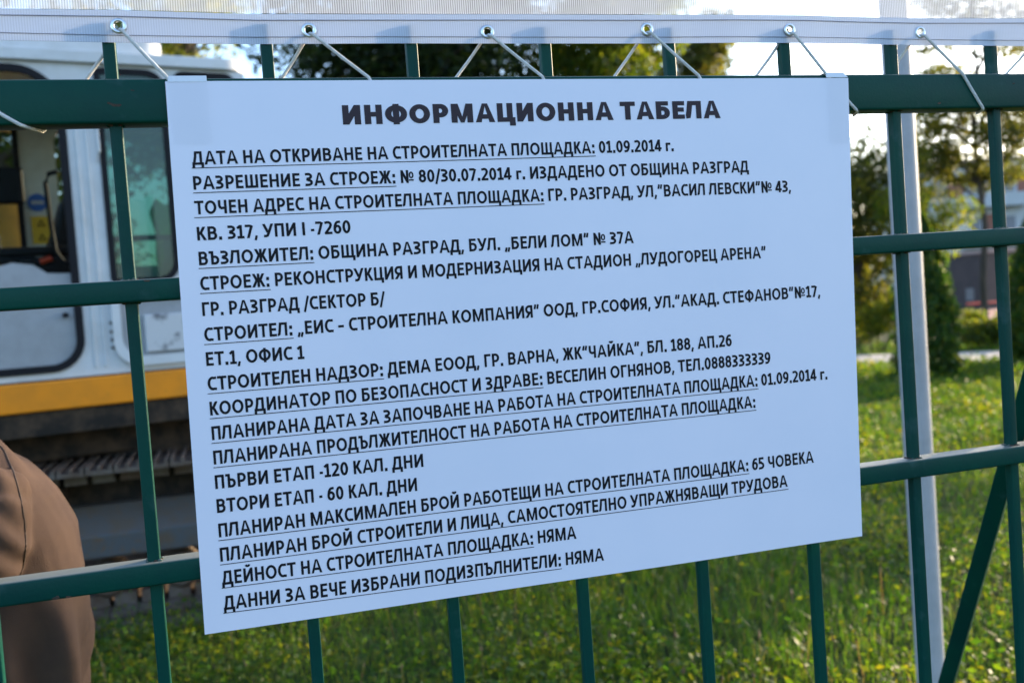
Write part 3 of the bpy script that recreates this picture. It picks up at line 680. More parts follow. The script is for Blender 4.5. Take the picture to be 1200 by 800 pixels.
tape(cor[1][0]-.041, cor[1][0]-.001, 1.812, .006)

# ------------------------------------------------------------------ pole
pp = atY(1051.5, 0, 0); d0 = FW+RT*(1069-600)/FPX+UP*(0-0)/FPX
pc = CAM+d0*3.42; prad = .0485
pole = empty('white_pole', (pc[0], pc[1], 0))
tag(pole, 'tall white round steel pole standing in the grass behind the fence', 'pole')
MB().tube([(pc[0], pc[1], -.4), (pc[0], pc[1], 3.0), (pc[0], pc[1], 7.0)], [prad, prad*.99, prad*.8], 40).build('shaft', 'pole', pole)
MB().tube([(pc[0], pc[1], -.02), (pc[0], pc[1], .02)], [.14, .14], 32).build('base_plate', 'pole', pole, bevel=.004)
MB().ball((pc[0], pc[1], 7.0), .045).build('finial', 'pole', pole)

# ------------------------------------------------------------------ excavator
TH = R(13); AX = np.array((math.cos(TH), math.sin(TH), 0)); BX = np.array((-math.sin(TH), math.cos(TH), 0)); ZX = np.array((0, 0, 1.))
Q = np.array((-.683, 4.55, 0)); FR = (AX, BX, ZX)
def U(a, b, z): return Q+AX*a+BX*b+ZX*z
exc = empty('excavator', (U(.7, .95, 0)[0], U(.7, .95, 0)[1], 0))
tag(exc, 'yellow and white tracked excavator parked on bare earth behind the fence', 'excavator')
# tracks: parallel to the fence
TX0, TX1 = -2.05, 1.15
def track(y0, wd):
    R_ = .40; zc = .425; xa, xb = TX0+R_, TX1-R_
    path = []; per = 2*(xb-xa)+2*math.pi*R_; nsh = 50
    def at(s_):
        s_ %= per
        if s_ < xb-xa: return (xa+s_, zc+R_, 1, 0)
        s_ -= xb-xa
        if s_ < math.pi*R_: t = s_/R_; return (xb+R_*math.sin(t), zc+R_*math.cos(t), math.cos(t), -math.sin(t))
        s_ -= math.pi*R_
        if s_ < xb-xa: return (xb-s_, zc-R_, -1, 0)
        s_ -= xb-xa; t = s_/R_; return (xa-R_*math.sin(t), zc-R_*math.cos(t), -math.cos(t), math.sin(t))
    tr = MB(); L_ = per/nsh
    for k in range(nsh):
        x, z, tx, tz = at(k*L_); nx, nz = -tz, tx
        if tz == 0 and tx < 0: nx, nz = 0, -1
        nrm = np.array((x-min(max(x, xa), xb), 0, z-zc)); nrm = unit(nrm)
        t = np.array((tx, 0, tz)); y = np.array((0, 1., 0)); c = np.array((x, y0+wd/2, z))
        tr.box(c, (L_*.95, wd, .022), (t, y, nrm))
        for o in (-.4, 0, .4): tr.box(c+t*L_*o+nrm*.020, (.016, wd-.004, .030), (t, y, nrm))
        tr.box(c-nrm*.045, (L_*.8, .16, .07), (t, y, nrm))
    tr.build('track', 'track_steel', exc, smooth=False)
    fr = MB(); pr = [(y0+.10, .33), (y0+.10, .46), (y0+.28, .60), (y0+.40, .60), (y0+.42, .33)]
    fr.prism([(TX0+.62, y, z) for y, z in pr], (TX1-TX0-1.24, 0, 0))
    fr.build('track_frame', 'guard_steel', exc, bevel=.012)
    for k, x in enumerate(np.linspace(TX0+.62, TX1-.62, 6)):
        rl = MB(); rl.tube([(x, y0+.12, .19), (x, y0+.16, .19), (x, y0+.30, .19), (x, y0+.38, .19)], [.07, .10, .10, .10], 24); rl.tube([(x, y0+.09, .19), (x, y0+.12, .19)], [.04, .055], 16)
        rl.build('roller', 'track_steel', exc)
    for x in (TX0+.42, TX1-.42):
        w_ = MB(); w_.tube([(x, y0+.12, .425), (x, y0+.36, .425)], [.345, .345], 36); w_.tube([(x, y0+.06, .425), (x, y0+.13, .425)], [.16, .20], 24)
        w_.build('track_wheel', 'dark_steel', exc, bevel=.01)
    for x in (TX0+1.15, TX1-1.15):
        MB().tube([(x, y0+.14, .70), (x, y0+.36, .70)], [.06, .06], 16).build('carrier_roller', 'dark_steel', exc)
track(4.41, .50); track(6.25, .50)
MB().box(U(.75, 1.1, .95), (3.7, 1.5, .17), FR).build('belly_pan', 'dark_steel', exc, bevel=.02)
MB().box(((TX0+TX1)/2, 5.58, .62), (1.5, 1.5, .34)).build('undercarriage', 'dark_steel', exc, bevel=.03)
MB().tube([((TX0+TX1)/2, 5.58, .78), ((TX0+TX1)/2, 5.58, 1.2)], [.62, .62], 40).build('slewing_ring', 'dark_steel', exc)
# upper structure (turned 13 degrees)
AF, AM, AE = -1.28, 1.04, 2.95                 # front of cab, rear of cab, tail
WID = 2.35
MB().plate(rrect(AF-.15, 0, AE, WID, .12), [], lambda a, b: U(a, b, 1.05), (0, 0, .14)).build('deck', 'dark_steel', exc, fix=True)
sk = MB(); sk.prism([U(AF-.2, -.03, 1.183), U(AE, -.03, 1.183), U(AE, -.03, 1.345), U(AF-.2, -.03, 1.345)], BX*.05)
sk.build('side_skirt', 'yellow_paint', exc, bevel=.012)
MB().box(U((AM+AE)/2+.02, .55, 1.77), (AE-AM-.06, 1.1, .84), FR).build('engine_hood', 'white_paint', exc, bevel=.05)
MB().box(U((AM+AE)/2+.02, 1.72, 1.72), (AE-AM-.06, 1.16, .74), FR).build('engine_hood', 'yellow_paint', exc, bevel=.05)
MB().plate(rrect(AE, 0, AE+.45, WID, [.05, .3, .3, .05]), [], lambda a, b: U(a, b, 1.10), (0, 0, .95)).build('counterweight', 'yellow_paint', exc, bevel=.03, fix=True)
MB().box(U(.1, 1.95, 1.66), (1.6, .72, .60), FR).build('side_tank', 'yellow_paint', exc, bevel=.04)
MB().tube([U(2.0, 1.5, 2.05), U(2.0, 1.5, 2.42)], [.05, .05], 16).build('exhaust_pipe', 'dark_steel', exc)
# cab
CB = 1.18                                      # cab width
ZR = 3.09
door = rrect(-1.05, 1.395, .022, 3.066, [.18, .17, .24, .24], 8)
win = rrect(.203, 1.865, .565, 3.062, [.03, .11, .10, .03], 8)
outer = rrect(AF, 1.35, AM, ZR, [.10, .02, .04, .10], 8)
quarter = rrect(.63, 1.88, .975, 3.062, [.05, .05, .06, .05], 6)
cabf = lambda b: (lambda a, z: U(a, b, z))
MB().plate(outer, [door, win, quarter], cabf(0), BX*.05).build('cab_side', 'white_paint', exc, fix=True, smooth=False)
far_win = rrect(-1.05, 1.95, -.17, 2.93, [.08, .05, .05, .1], 6); far_win2 = rrect(.06, 2.02, .80, 2.93, .08, 6)
MB().plate(outer, [far_win, far_win2], cabf(CB-.05), BX*.05).build('cab_side', 'cream_panel', exc, fix=True, smooth=False)
MB().plate(rrect(.05, 1.35, CB-.05, ZR, .03), [rrect(.16, 2.1, CB-.16, 2.92, .08)], lambda b, z: U(AM-.05, b, z), AX*.05).build('cab_rear', 'white_paint', exc, fix=True, smooth=False)
MB().box(U((AF+AM)/2, CB/2, 1.33), (AM-AF, CB, .05), FR).build('cab_floor', 'black_plastic', exc)
MB().box(U(AF+.03, CB/2, 2.2), (.02, CB-.1, 1.5), FR).build('windscreen', 'door_glass', exc)
rf = MB(); rf.plate(rrect(AF+.05, -.035, AM+.03, CB+.03, .16), [], lambda a, b: U(a, b, ZR+.002), (0, 0, .065)); rf.build('cab_roof', 'white_paint', exc, bevel=.022, fix=True)
MB().plate(rrect(AF+.25, .02, .60, CB-.05, .14), [], lambda a, b: U(a, b, ZR+.069), (0, 0, .10)).build('roof_hatch', 'white_paint', exc, bevel=.03, fix=True)
# door: seal, lower panel, glass, hinge side; rear window: trim, glass, bar
def ring(loop, w):
    cx = sum(p[0] for p in loop)/len(loop); cz = sum(p[1] for p in loop)/len(loop)
    out = []
    for i, p in enumerate(loop):
        a, b = np.array(loop[i-1]), np.array(loop[(i+1) % len(loop)]); t = unit(b-a); nrm = np.array((t[1], -t[0]))
        if np.dot(nrm, np.array((cx, cz))-np.array(p)) < 0: nrm = -nrm
        out.append(tuple(np.array(p)+nrm*w))
    return out
dro = MB().plate(ring(door, -.006), [ring(door, .036)], cabf(-.012), BX*.03).build('door', 'black_rubber', exc, fix=True, smooth=False)
di = ring(door, .034)
zl = 1.965
low = [p for p in di if p[1] < zl]
low = sorted([p for p in low], key=lambda p: math.atan2(p[1]-1.7, p[0]+.5))
pan = [(-1.01, zl), ] + [p for p in di if p[1] < 1.9] + [(-.012, 1.93), (-.13, 1.935), (-.20, 1.985), (-.30, 2.00), (-.42, 1.97), (-.70, 1.97)]
MB().plate(pan, [], cabf(.004), BX*.03).build('door_panel', 'grey_panel', dro, fix=True, smooth=False)
MB().plate(di, [], cabf(.016), BX*.006).build('door_glass', 'door_glass', dro, fix=True, smooth=False)
MB().tube([U(-.06, -.004, 1.70), U(-.06, -.03, 1.70)], .016, 12).build('door_lock', 'black_plastic', dro)
MB().tube([U(-.03, .06, 2.50), U(-.075, .07, 2.49), U(-.095, .07, 2.44), U(-.085, .07, 2.2), U(-.075, .07, 2.06), U(-.04, .07, 2.0), U(.0, .06, 1.985)], .013, 10).build('grab_handle', 'black_rubber', dro)
wf = MB().plate(ring(win, -.012), [ring(win, .022)], cabf(-.010), BX*.03).build('side_window', 'black_rubber', exc, fix=True, smooth=False)
MB().plate(win, [], cabf(.002), BX*.006).build('window_glass', 'window_glass', wf, fix=True, smooth=False)
qf = MB().plate(ring(quarter, -.012), [ring(quarter, .022)], cabf(-.010), BX*.03).build('side_window', 'black_rubber', exc, fix=True, smooth=False)
MB().plate(quarter, [], cabf(.002), BX*.006).build('window_glass', 'window_glass', qf, fix=True, smooth=False)
MB().box(U(.384, .018, 2.115), (.36, .02, .032), FR).build('window_bar', 'black_rubber', wf)
gus = [(.565, 1.89), (.565, 2.10), (.50, 2.10), (.497, 1.99)]+[(.497-.11+.11*math.cos(t), 1.99-.10+.10*math.sin(t)) for t in np.linspace(0, -1.5, 6)]
MB().plate([(.562, 1.872), (.562, 2.10), (.498, 2.10), (.496, 2.0), (.48, 1.95), (.44, 1.91), (.38, 1.885), (.38, 1.872)], [], cabf(.022), BX*.006).build('pale_panel', 'pale_panel', wf, fix=True, smooth=False)
MB().tube([U(.185, -.02, 2.80), U(.185, -.03, 2.60), U(.17, -.005, 2.55)], .008, 8).build('handle', 'white_paint', wf)
for a in (.075, .128): MB().box(U(a, -.004, 2.17), (.014, .012, 1.55), FR).build('pillar_rib', 'white_paint', exc, bevel=.004)
for z in (1.50, 1.545, 1.59, 1.64): MB().tube([U(.17, -.003, z), U(.17, -.010, z)], .009, 10).build('rivet', 'dark_steel', exc)
# moulded lower corner with the smeared cover
MB().plate(rrect(.175, 1.385, AM, 1.80, [.15, .02, .02, .03], 8), [rrect(.222, 1.44, AM-.04, 1.765, [.11, .02, .02, .02], 8)], cabf(-.030), BX*.029).build('rear_fender', 'white_paint', exc, fix=True, bevel=.006, smooth=False)
MB().plate(rrect(.222, 1.44, AM-.04, 1.765, [.11, .02, .02, .02], 8), [], cabf(-.006), BX*.005).build('recess_panel', 'grey_panel', exc, fix=True, smooth=False)
MB().box(U(.665, -.020, 1.565), (.64, .026, .215), FR).build('vent_cover', 'smeared_white', exc, bevel=.008)
# inside the cab
st = MB(); st.box(U(-.10, .58, 1.66), (.50, .50, .14), FR); st.box(U(-.1, .58, 1.50), (.36, .36, .22), FR); st.build('seat', 'black_plastic', exc, bevel=.04)
sb = MB(); sb.prism([U(-.06, .34, 1.72), U(.12, .34, 1.72), U(.22, .34, 2.35), U(.12, .34, 2.50), U(.02, .34, 2.40), U(-.04, .34, 2.22), U(-.10, .34, 2.06), U(-.13, .34, 1.90)], BX*.48); sb.build('seat_back', 'black_plastic', exc, bevel=.03)
cs = MB(); cs.box(U(-.08, .24, 1.93), (.40, .13, .22), FR); cs.box(U(-.15, .24, 2.075), (.40, .12, .05), FR); cs.box(U(-.27, .22, 2.03), (.20, .06, .05), FR); cs.box(U(.02, .40, 2.02), (.20, .10, .16), FR); cs.build('console', 'black_plastic', exc, bevel=.015)
js = MB(); js.tube([U(-.34, .24, 2.05), U(-.36, .24, 2.12)], [.028, .022], 10); js.ball(U(-.365, .24, 2.15), (.03, .03, .045)); js.build('joystick', 'black_plastic', exc)
MB().tube([U(-.15, .165, 2.01), U(-.09, .165, 2.03)], .016, 10).build('lever', 'red_plastic', exc)
MB().box(U(-.34, .62, 2.50), (.34, .05, .22), FR).build('monitor', 'black_plastic', exc, bevel=.02)
MB().tube([U(-.34, .62, 2.39), U(-.40, .62, 1.36)], .015, 8).build('monitor_stalk', 'black_plastic', exc)
# stickers on the far pillar
fb = CB-.053
MB().box(U(-.172, fb-.012, 2.45), (.035, .02, 1.05), FR).build('pillar_trim', 'black_rubber', exc)
MB().tube([U(-.07, fb, 2.46), U(-.07, fb-.003, 2.46)], [.058, .058], 28).build('blue_sticker', 'blue_sticker', exc)
MB().box(U(-.07, fb-.005, 2.46), (.075, .002, .022), FR).build('sticker_mark', 'pole', exc)
ys = MB(); ys.box(U(-.06, fb-.001, 2.28), (.115, .003, .18), FR)
for z in (2.325, 2.235):
    t = [(-.06+.030*math.cos(k), z-.006+.030*math.sin(k)) for k in (R(90), R(210), R(330))]
    ti = [(-.06+.017*math.cos(k), z-.006+.017*math.sin(k)) for k in (R(90), R(210), R(330))]
    ys.plate(t, [ti], cabf(fb-.004), BX*.0012, 1)
ys.build('warning_sticker', ['yellow_sticker', 'ink'], exc, smooth=False)
# boom, stick and bucket on the far side, to the left of the picture
bm_ = MB(); bb_ = CB+.10
bl = [(.05, 1.62), (-.02, 2.16), (-.12, 2.46), (-.28, 2.56), (-.95, 3.08), (-2.0, 3.85), (-2.7, 3.95), (-3.25, 3.55), (-3.15, 3.35), (-2.62, 3.50), (-2.05, 3.30), (-1.05, 2.42), (-.35, 1.72), (-.15, 1.52)]
bm_.prism([U(a, bb_, z) for a, z in bl], BX*.42); bm_.build('boom', 'boom_paint', exc, bevel=.03)
sk_ = MB(); sl = [(-2.95, 3.95), (-3.30, 3.75), (-4.25, 1.35), (-4.12, 1.28), (-3.05, 3.2)]
sk_.prism([U(a, bb_+.08, z) for a, z in sl], BX*.26); sk_.build('stick', 'boom_paint', exc, bevel=.02)
bk = MB(); ks = [(-4.20, 1.34), (-4.45, 1.05), (-4.50, .55), (-4.20, .18), (-3.75, .10), (-3.62, .22), (-3.80, .35), (-4.05, .62), (-4.00, 1.20)]
bk.prism([U(a, bb_-.18, z) for a, z in ks], BX*.78); bk.build('bucket', 'dark_steel', exc, bevel=.02)
cy = MB(); cy.tube([U(-.5, bb_-.06, 1.55), U(-1.4, bb_-.06, 2.6)], .06, 14); cy.tube([U(-1.4, bb_-.06, 2.6), U(-1.75, bb_-.06, 3.05)], .035, 12); cy.build('boom_cylinder', 'dark_steel', exc)
# waistcoat hanging inside behind the window
v = MB(); pts = [(-.02, 0), (.12, .0), (.15, .10), (.10, .30), (.135, .40), (.06, .46), (.02, .40), (-.04, .45), (-.09, .37), (-.06, .25), (-.07, .08)]
v.prism([U(.66+a, .82, 1.93+z*1.15) for a, z in pts], BX*.07); v.build('x', 'vest')
vo = bpy.data.objects['x']; vo.name = 'safety_vest'; ORIGIN['safety_vest'] = np.zeros(3)
tag(vo, 'bright green safety vest hanging inside the cab behind the side window', 'vest')
sm = vo.modifiers.new('bevel', 'BEVEL'); sm.width = .02; sm.segments = 3
MB().box(U(.70, .815, 2.16), (.17, .09, .045), FR).build('reflective_tape', 'vest_tape', vo, bevel=.006)
# spoil and stones along the near track
mu = MB()
for k in range(46):
    x = RNG.uniform(TX0-.1, 1.5); y = RNG.uniform(4.16, 4.40); s_ = RNG.uniform(.02, .065)
    mu.ball((x, y, s_*.25), (s_*RNG.uniform(.8, 1.5), s_, s_*.75), nu=7, nv=5)
tag(mu.build('spoil', 'mud', loc=(-.4, 4.3, 0), smooth=False), 'clods of reddish brown earth along the near excavator track', 'earth', kind='stuff')

# ------------------------------------------------------------------ person (stands side-on behind the fence, facing left)
def fuse(mb, name, voxel, smooth, mats, parent, post=None):
    me = bpy.data.meshes.new('tmp'); me.from_pydata(mb.v, [], mb.f)
    bm = bmesh.new(); bm.from_mesh(me); bmesh.ops.recalc_face_normals(bm, faces=bm.faces[:]); bm.to_mesh(me); bm.free()
    o = bpy.data.objects.new('tmp', me); COL.objects.link(o)
    r = o.modifiers.new('r', 'REMESH'); r.mode = 'VOXEL'; r.voxel_size = voxel
    s_ = o.modifiers.new('s', 'SMOOTH'); s_.iterations = smooth; s_.factor = .5
    dg = bpy.context.evaluated_depsgraph_get(); m2 = bpy.data.meshes.new_from_object(o.evaluated_get(dg))
    V = np.empty(len(m2.vertices)*3); m2.vertices.foreach_get('co', V); V = V.reshape(-1, 3)
    Nn = np.empty(len(m2.vertices)*3); m2.vertices.foreach_get('normal', Nn); Nn = Nn.reshape(-1, 3)
    if post: V = post(V, Nn)
    w = ORIGIN[parent.name] if parent is not None else np.zeros(3)
    m2.vertices.foreach_set('co', (V-w).ravel())
    m2.polygons.foreach_set('use_smooth', np.ones(len(m2.polygons), bool))
    m2.materials.clear()
    for q in mats: m2.materials.append(MT[q])
    m2.name = name; m2.update()
    bpy.data.objects.remove(o); bpy.data.meshes.remove(me)
    b = bpy.data.objects.new(name, m2); COL.objects.link(b); ORIGIN[b.name] = w
    if parent is not None: b.parent = parent
    return b
PY = .74
man = empty('person', (-.33, PY, 0))
man.rotation_euler.z = R(9)
tag(man, 'person in a brown short-sleeved shirt standing behind the fence before the excavator', 'person')
HD = np.array((-.495, PY, 1.575))
body = MB()
body.loft([((-.325, PY, .86), .080, .13), ((-.325, PY, .96), .085, .135), ((-.332, PY, 1.08), .090, .14), ((-.338, PY, 1.20), .108, .16), ((-.357, PY, 1.28), .094, .160), ((-.380, PY, 1.34), .07, .12), ((-.41, PY, 1.40), .055, .06), ((-.450, PY, 1.48), .052, .055)])
body.ball(HD+np.array((0, 0, .02)), (.098, .076, .115)); body.ball(HD+np.array((-.02, 0, -.05)), (.075, .062, .07))
body.tube([HD+np.array((-.095, 0, .02)), HD+np.array((-.122, 0, -.022)), HD+np.array((-.095, 0, -.03))], [.010, .016, .012], 8)   # nose
body.ball(HD+np.array((-.086, 0, -.066)), (.014, .026, .011)); body.ball(HD+np.array((-.07, 0, -.10)), (.028, .030, .022))          # mouth, chin
for s_ in (-1, 1):
    body.ball(HD+np.array((-.084, s_*.032, .018)), (.016, .018, .012)); body.ball(HD+np.array((.012, s_*.078, .0)), (.020, .010, .032))
def arm(side, sh_, el, wr, tips):
    body.capsule(sh_, .050, el, .040); body.capsule(el, .040, wr, .027)
    d = unit(np.array(wr)-np.array(el)); up_ = np.array((0, 0, 1.)); lat = unit(np.cross(d, up_)); nv_ = np.cross(lat, d)
    palm = np.array(wr)+d*.055; body.ball(palm, (.052, .040, .018), (d, lat, nv_))
    for k, (o, ln_) in enumerate(((-.030, .058), (-.010, .068), (.011, .064), (.030, .050))):
        b0 = np.array(wr)+d*.095+lat*o; m0 = b0+d*ln_*.55-nv_*.012; e0 = m0+d*ln_*.25-nv_*.032
        body.capsule(b0, .0092, m0, .0085); body.capsule(m0, .0085, e0, .0072)
    t0 = np.array(wr)+d*.03+lat*(-side)*.032; t1 = t0+d*.035+lat*(-side)*.022; t2 = t1+d*.030-nv_*.008
    body.capsule(t0, .012, t1, .0105); body.capsule(t1, .0105, t2, .0085)
arm(1, (-.355, PY-.178, 1.31), (-.52, PY-.215, 1.10), (-.74, PY-.13, 1.08), 0)
arm(-1, (-.395, PY+.178, 1.28), (-.52, PY+.215, 1.08), (-.74, PY+.13, 1.08), 0)
for s_ in (-1, 1):
    body.capsule((-.322, PY+s_*.075, .86), .070, (-.325, PY+s_*.095, .49), .058); body.capsule((-.325, PY+s_*.095, .49), .055, (-.285, PY+s_*.10, .10), .038)
    body.capsule((-.28, PY+s_*.10, .06), .036, (-.43, PY+s_*.115, .04), .030)
body_o = fuse(body, 'body', .0055, 4, ['skin'], man)
hr = MB(); hr.ball(HD+np.array((.018, 0, .045)), (.098, .084, .100)); hr.ball(HD+np.array((.045, 0, -.01)), (.066, .074, .08))
fuse(hr, 'hair', .006, 3, ['hair'], man)
tr_ = MB(); tr_.loft([((-.324, PY, .78), .098, .150), ((-.324, PY, .88), .092, .146), ((-.324, PY, .96), .090, .140)])
for s_ in (-1, 1):
    tr_.capsule((-.322, PY+s_*.074, .80), .084, (-.325, PY+s_*.098, .49), .078); tr_.tube([(-.325, PY+s_*.098, .50), (-.298, PY+s_*.10, .22), (-.285, PY+s_*.102, .06)], [.078, .070, .068], 18)
fuse(tr_, 'trousers', .009, 4, ['trousers'], man)
for s_ in (-1, 1):
    sh_ = MB(); sh_.loft([((-.355, PY+s_*.112, .0), .135, .050), ((-.355, PY+s_*.112, .03), .135, .050), ((-.330, PY+s_*.110, .06), .100, .046), ((-.295, PY+s_*.106, .10), .060, .045)], 20)
    sh_.build('shoe', 'shoe', man)
def folds(V, Nn):
    x, y, z = V.T
    t = x-(-.33)
    d = np.zeros(len(V))
    # slack cloth: long creases running down the back below the chest, drag lines on the sleeve
    low_ = np.clip((1.12-z)/.12, 0, 1)
    d += low_*.015*np.sin(64*(x+.30*(y-PY)+.25*(z-1))+1.5*np.sin(9*z)+1.2)
    d += low_*.004*np.sin(110*x-40*y+19*z)
    slv = np.clip((PY-.13-y)/.03, 0, 1)*np.clip((z-1.15)/.05, 0, 1)
    d += slv*.0032*np.sin(95*(z+.75*x)+2*np.sin(20*x))*np.clip((1.37-z)/.06, 0, 1)*np.clip((-.28-x)/.03, 0, 1)
    arm_ = np.clip((z-1.30)/.05, 0, 1)*np.clip((x+.36)/.03, 0, 1)
    d += arm_*.0042*np.sin(95*(y*.45+x)+34*z+1.5*np.sin(14*y))
    d += .0025*np.sin(21*z+13*y)*np.sin(17*y+8*z)
    return V+Nn*d[:, None]
st_ = MB()
st_.loft([((-.330, PY, .80), .112, .170, 4.5), ((-.328, PY, .90), .108, .168, 4.5), ((-.326, PY, .97), .114, .168, 4.5), ((-.327, PY, 1.04), .121, .170, 4), ((-.331, PY, 1.133), .128, .180, 2.8), ((-.334, PY, 1.225), .126, .188), ((-.352, PY, 1.295), .112, .184), ((-.372, PY, 1.345), .094, .160), ((-.392, PY, 1.385), .078, .115), ((-.412, PY, 1.420), .064, .076), ((-.420, PY, 1.44), .060, .066)])
for s_, fx, fz in ((-1, 0, 0), (1, -.04, -.03)):
    st_.ball((-.352+fx, PY+s_*.165, 1.315+fz), (.074, .060, .062))
    st_.tube([(-.350+fx, PY+s_*.172, 1.31+fz), (-.362+fx, PY+s_*.190, 1.25+fz), (-.402+fx, PY+s_*.202, 1.184)], [.070, .078, .082], 22)
shirt = fuse(st_, 'shirt', .0065, 5, ['shirt'], man, folds)
# collar and armhole seam
MB().tube([(-.418+.056*math.cos(t), PY+.064*math.sin(t), 1.437+.016*math.cos(t)) for t in np.linspace(0, 2*math.pi, 25)], .011, 8).build('collar', 'shirt', man)
deps = bpy.context.evaluated_depsgraph_get()
from mathutils.bvhtree import BVHTree
def drape(pts):
    m = shirt.data; bv = BVHTree.FromPolygons([v.co+Vector(ORIGIN[man.name]) for v in m.vertices], [tuple(p.vertices) for p in m.polygons])
    out = []
    for px, py in pts:
        d = FW+RT*(px-600)/FPX+UP*(400-py)/FPX
        rot = Matrix.Rotation(-R(9), 3, 'Z'); o_ = Vector(ORIGIN[man.name])
        hit = bv.ray_cast(rot @ (Vector(CAM)-o_)+o_, rot @ Vector(d).normalized())
        if hit[0] is not None: out.append(hit[0]+hit[1]*.0006)
    return out
def smooth_px(pts, n=40):
    p = np.array(pts, float); t = np.arange(len(p)); q = np.linspace(0, len(p)-1, n)
    return [(np.interp(k, t, p[:, 0]), np.interp(k, t, p[:, 1])) for k in q]
for k_, pts in enumerate(([(-14, 511), (4, 526), (16, 553), (24, 583), (29, 612), (30, 640), (27, 664), (22, 676)],)):
    sp_ = [tuple(q) for q in drape(smooth_px(pts))]
    MB().tube(sp_, .0016, 6).build('armhole_seam', 'seam', man)

# ------------------------------------------------------------------ planting
RNG = np.random.default_rng(11)
def leaf_mesh(C, size, aspect=.6, droop=None, rng=RNG):
    n = len(C); a = rng.normal(size=(n, 3)); 
    if droop is not None: a = a*(1-droop[0])+np.array(droop[1])*droop[0]*2
    a /= np.linalg.norm(a, axis=1)[:, None]
    b = rng.normal(size=(n, 3)); b -= a*(a*b).sum(1)[:, None]; b /= np.linalg.norm(b, axis=1)[:, None]
    s_ = size*rng.uniform(.6, 1.35, n)[:, None]; w = s_*aspect*.5
    V = np.stack([C-a*s_*.5, C+b*w, C+a*s_*.5, C-b*w], 1).reshape(-1, 3)
    F = np.arange(n*4).reshape(n, 4)
    return V, F
def blob(c, r, n, shell=.55, rng=RNG):
    d = rng.normal(size=(n, 3)); d /= np.linalg.norm(d, axis=1)[:, None]
    rad = rng.uniform(shell**3, 1, n)**(1/3)
    rad *= 1+.22*np.sin(d[:, 0]*5+c[0]*3)*np.cos(d[:, 2]*6+c[1])
    return np.array(c)+d*rad[:, None]*np.array(r)
def tree(name, base, h, clumps, leaf, lsize, label, cat='tree', trunk_r=.12, n_limbs=None, group=None, aspect=.6, trunk_top=None):
    """clumps: (dx, dy, z, r, rz, n)"""
    base = np.array((base[0], base[1], 0.)); root = empty(name, tuple(base)); tag(root, label, cat, group)
    t = MB(); tt = trunk_top or h*.8
    spine = [base+np.array((.06*math.sin(2.1*k+h), .05*math.cos(1.7*k), tt*k/6-(.15 if k == 0 else 0))) for k in range(7)]
    t.tube(spine, [trunk_r*(1.25-.95*k/6) for k in range(7)], 10)
    for (dx, dy, z, r, rz, n_) in clumps:
        e = base+np.array((dx, dy, z)); zs = max(.15*h, min(tt*.95, z-.5*math.hypot(dx, dy)-.1)); s0 = base+np.array((0, 0, zs))
        for q in range(6):
            if spine[q][2] <= zs <= spine[q+1][2]:
                k = (zs-spine[q][2])/(spine[q+1][2]-spine[q][2]); s0 = spine[q]*(1-k)+spine[q+1]*k
        md = (s0+e)/2+np.array((RNG.uniform(-.1, .1), RNG.uniform(-.1, .1), .08*h*RNG.uniform(-.2, .6)))
        t.tube([s0, md, e], [trunk_r*.42, trunk_r*.25, trunk_r*.07], 7)
        for _ in range(3):
            e2 = e+RNG.normal(size=3)*np.array((r, r, rz))*.55; t.tube([md+(e-md)*RNG.uniform(.3, .9), e2], [trunk_r*.12, trunk_r*.04], 5)
    t.build('trunk', 'bark', root)
    Cs = [blob(base+np.array((dx, dy, z)), (r, r, rz), n_) for (dx, dy, z, r, rz, n_) in clumps]
    V, F = leaf_mesh(np.concatenate(Cs), lsize, aspect)
    npmesh('crown', V, F, [leaf], parent=root)
    return root
def spread_clumps(n, w, z0, z1, r, leaves, rng=RNG, conic=0., flat=.75):
    out = []
    for k in range(n):
        z = rng.uniform(z0, z1); a = rng.uniform(0, 6.283); f = (z-z0)/(z1-z0+1e-6); d = w*rng.uniform(.25, 1)*(1-conic*f)*math.sin(min(1, .25+f*1.1 if f < .7 else 1.25-(f-.7)*2)*1.57) 
        rr = r*rng.uniform(.7, 1.25); out.append((d*math.cos(a), d*math.sin(a), z, rr, rr*flat, int(leaves*rng.uniform(.7, 1.2))))
    return out
def gpos(px, dist):
    d = FW+RT*(px-600)/FPX+UP*(400-(355-.0715*(px-600)))/FPX; d = np.array((d[0], d[1])); d /= np.linalg.norm(d); return CAM[:2]+d*dist

# behind the digger and the sign, seen between banner and top rail
tree('yellowing_tree', gpos(240, 24), 10.0, spread_clumps(26, 2.7, 5.2, 9.8, .95, 420)+[(RT[0]*d, RT[1]*d, z, .62, .5, 230) for d, z in ((-1.0, 8.3), (-.45, 9.0), (.1, 8.2), (.6, 8.9), (1.1, 8.3), (1.5, 9.2), (-.8, 9.6))], 'leaf_gold', .145, 'sparse yellowing tree behind the white cab roof of the excavator', trunk_r=.11)
tree('dark_tree', gpos(500, 19), 9.0, spread_clumps(36, 2.4, 3.6, 8.6, 1.2, 1000)+[(dx, 0, 6.4+.3*math.sin(dx*3), 1.1, 1.0, 1500) for dx in (-2.0, -1.1, -.2, .7, 1.6)], 'leaf_dark', .13, 'broad dark green tree behind the middle of the sign', trunk_r=.2)
tree('broadleaf_tree', gpos(728, 20), 8.6, spread_clumps(30, 1.75, 3.8, 8.4, .85, 800), 'leaf_yellow', .13, 'yellow green broadleaf tree right of the broad dark tree', trunk_r=.15)
tree('olive_tree', gpos(836, 24), 8.0, spread_clumps(14, 1.0, 5.2, 7.75, .55, 420)+[(RT[0]*d, RT[1]*d, z, .5, .42, 330) for d, z in ((-.55, 6.9), (-.1, 7.3), (.3, 6.9))], 'leaf_olive', .12, 'small olive green tree with its top just above the rail', trunk_r=.10)
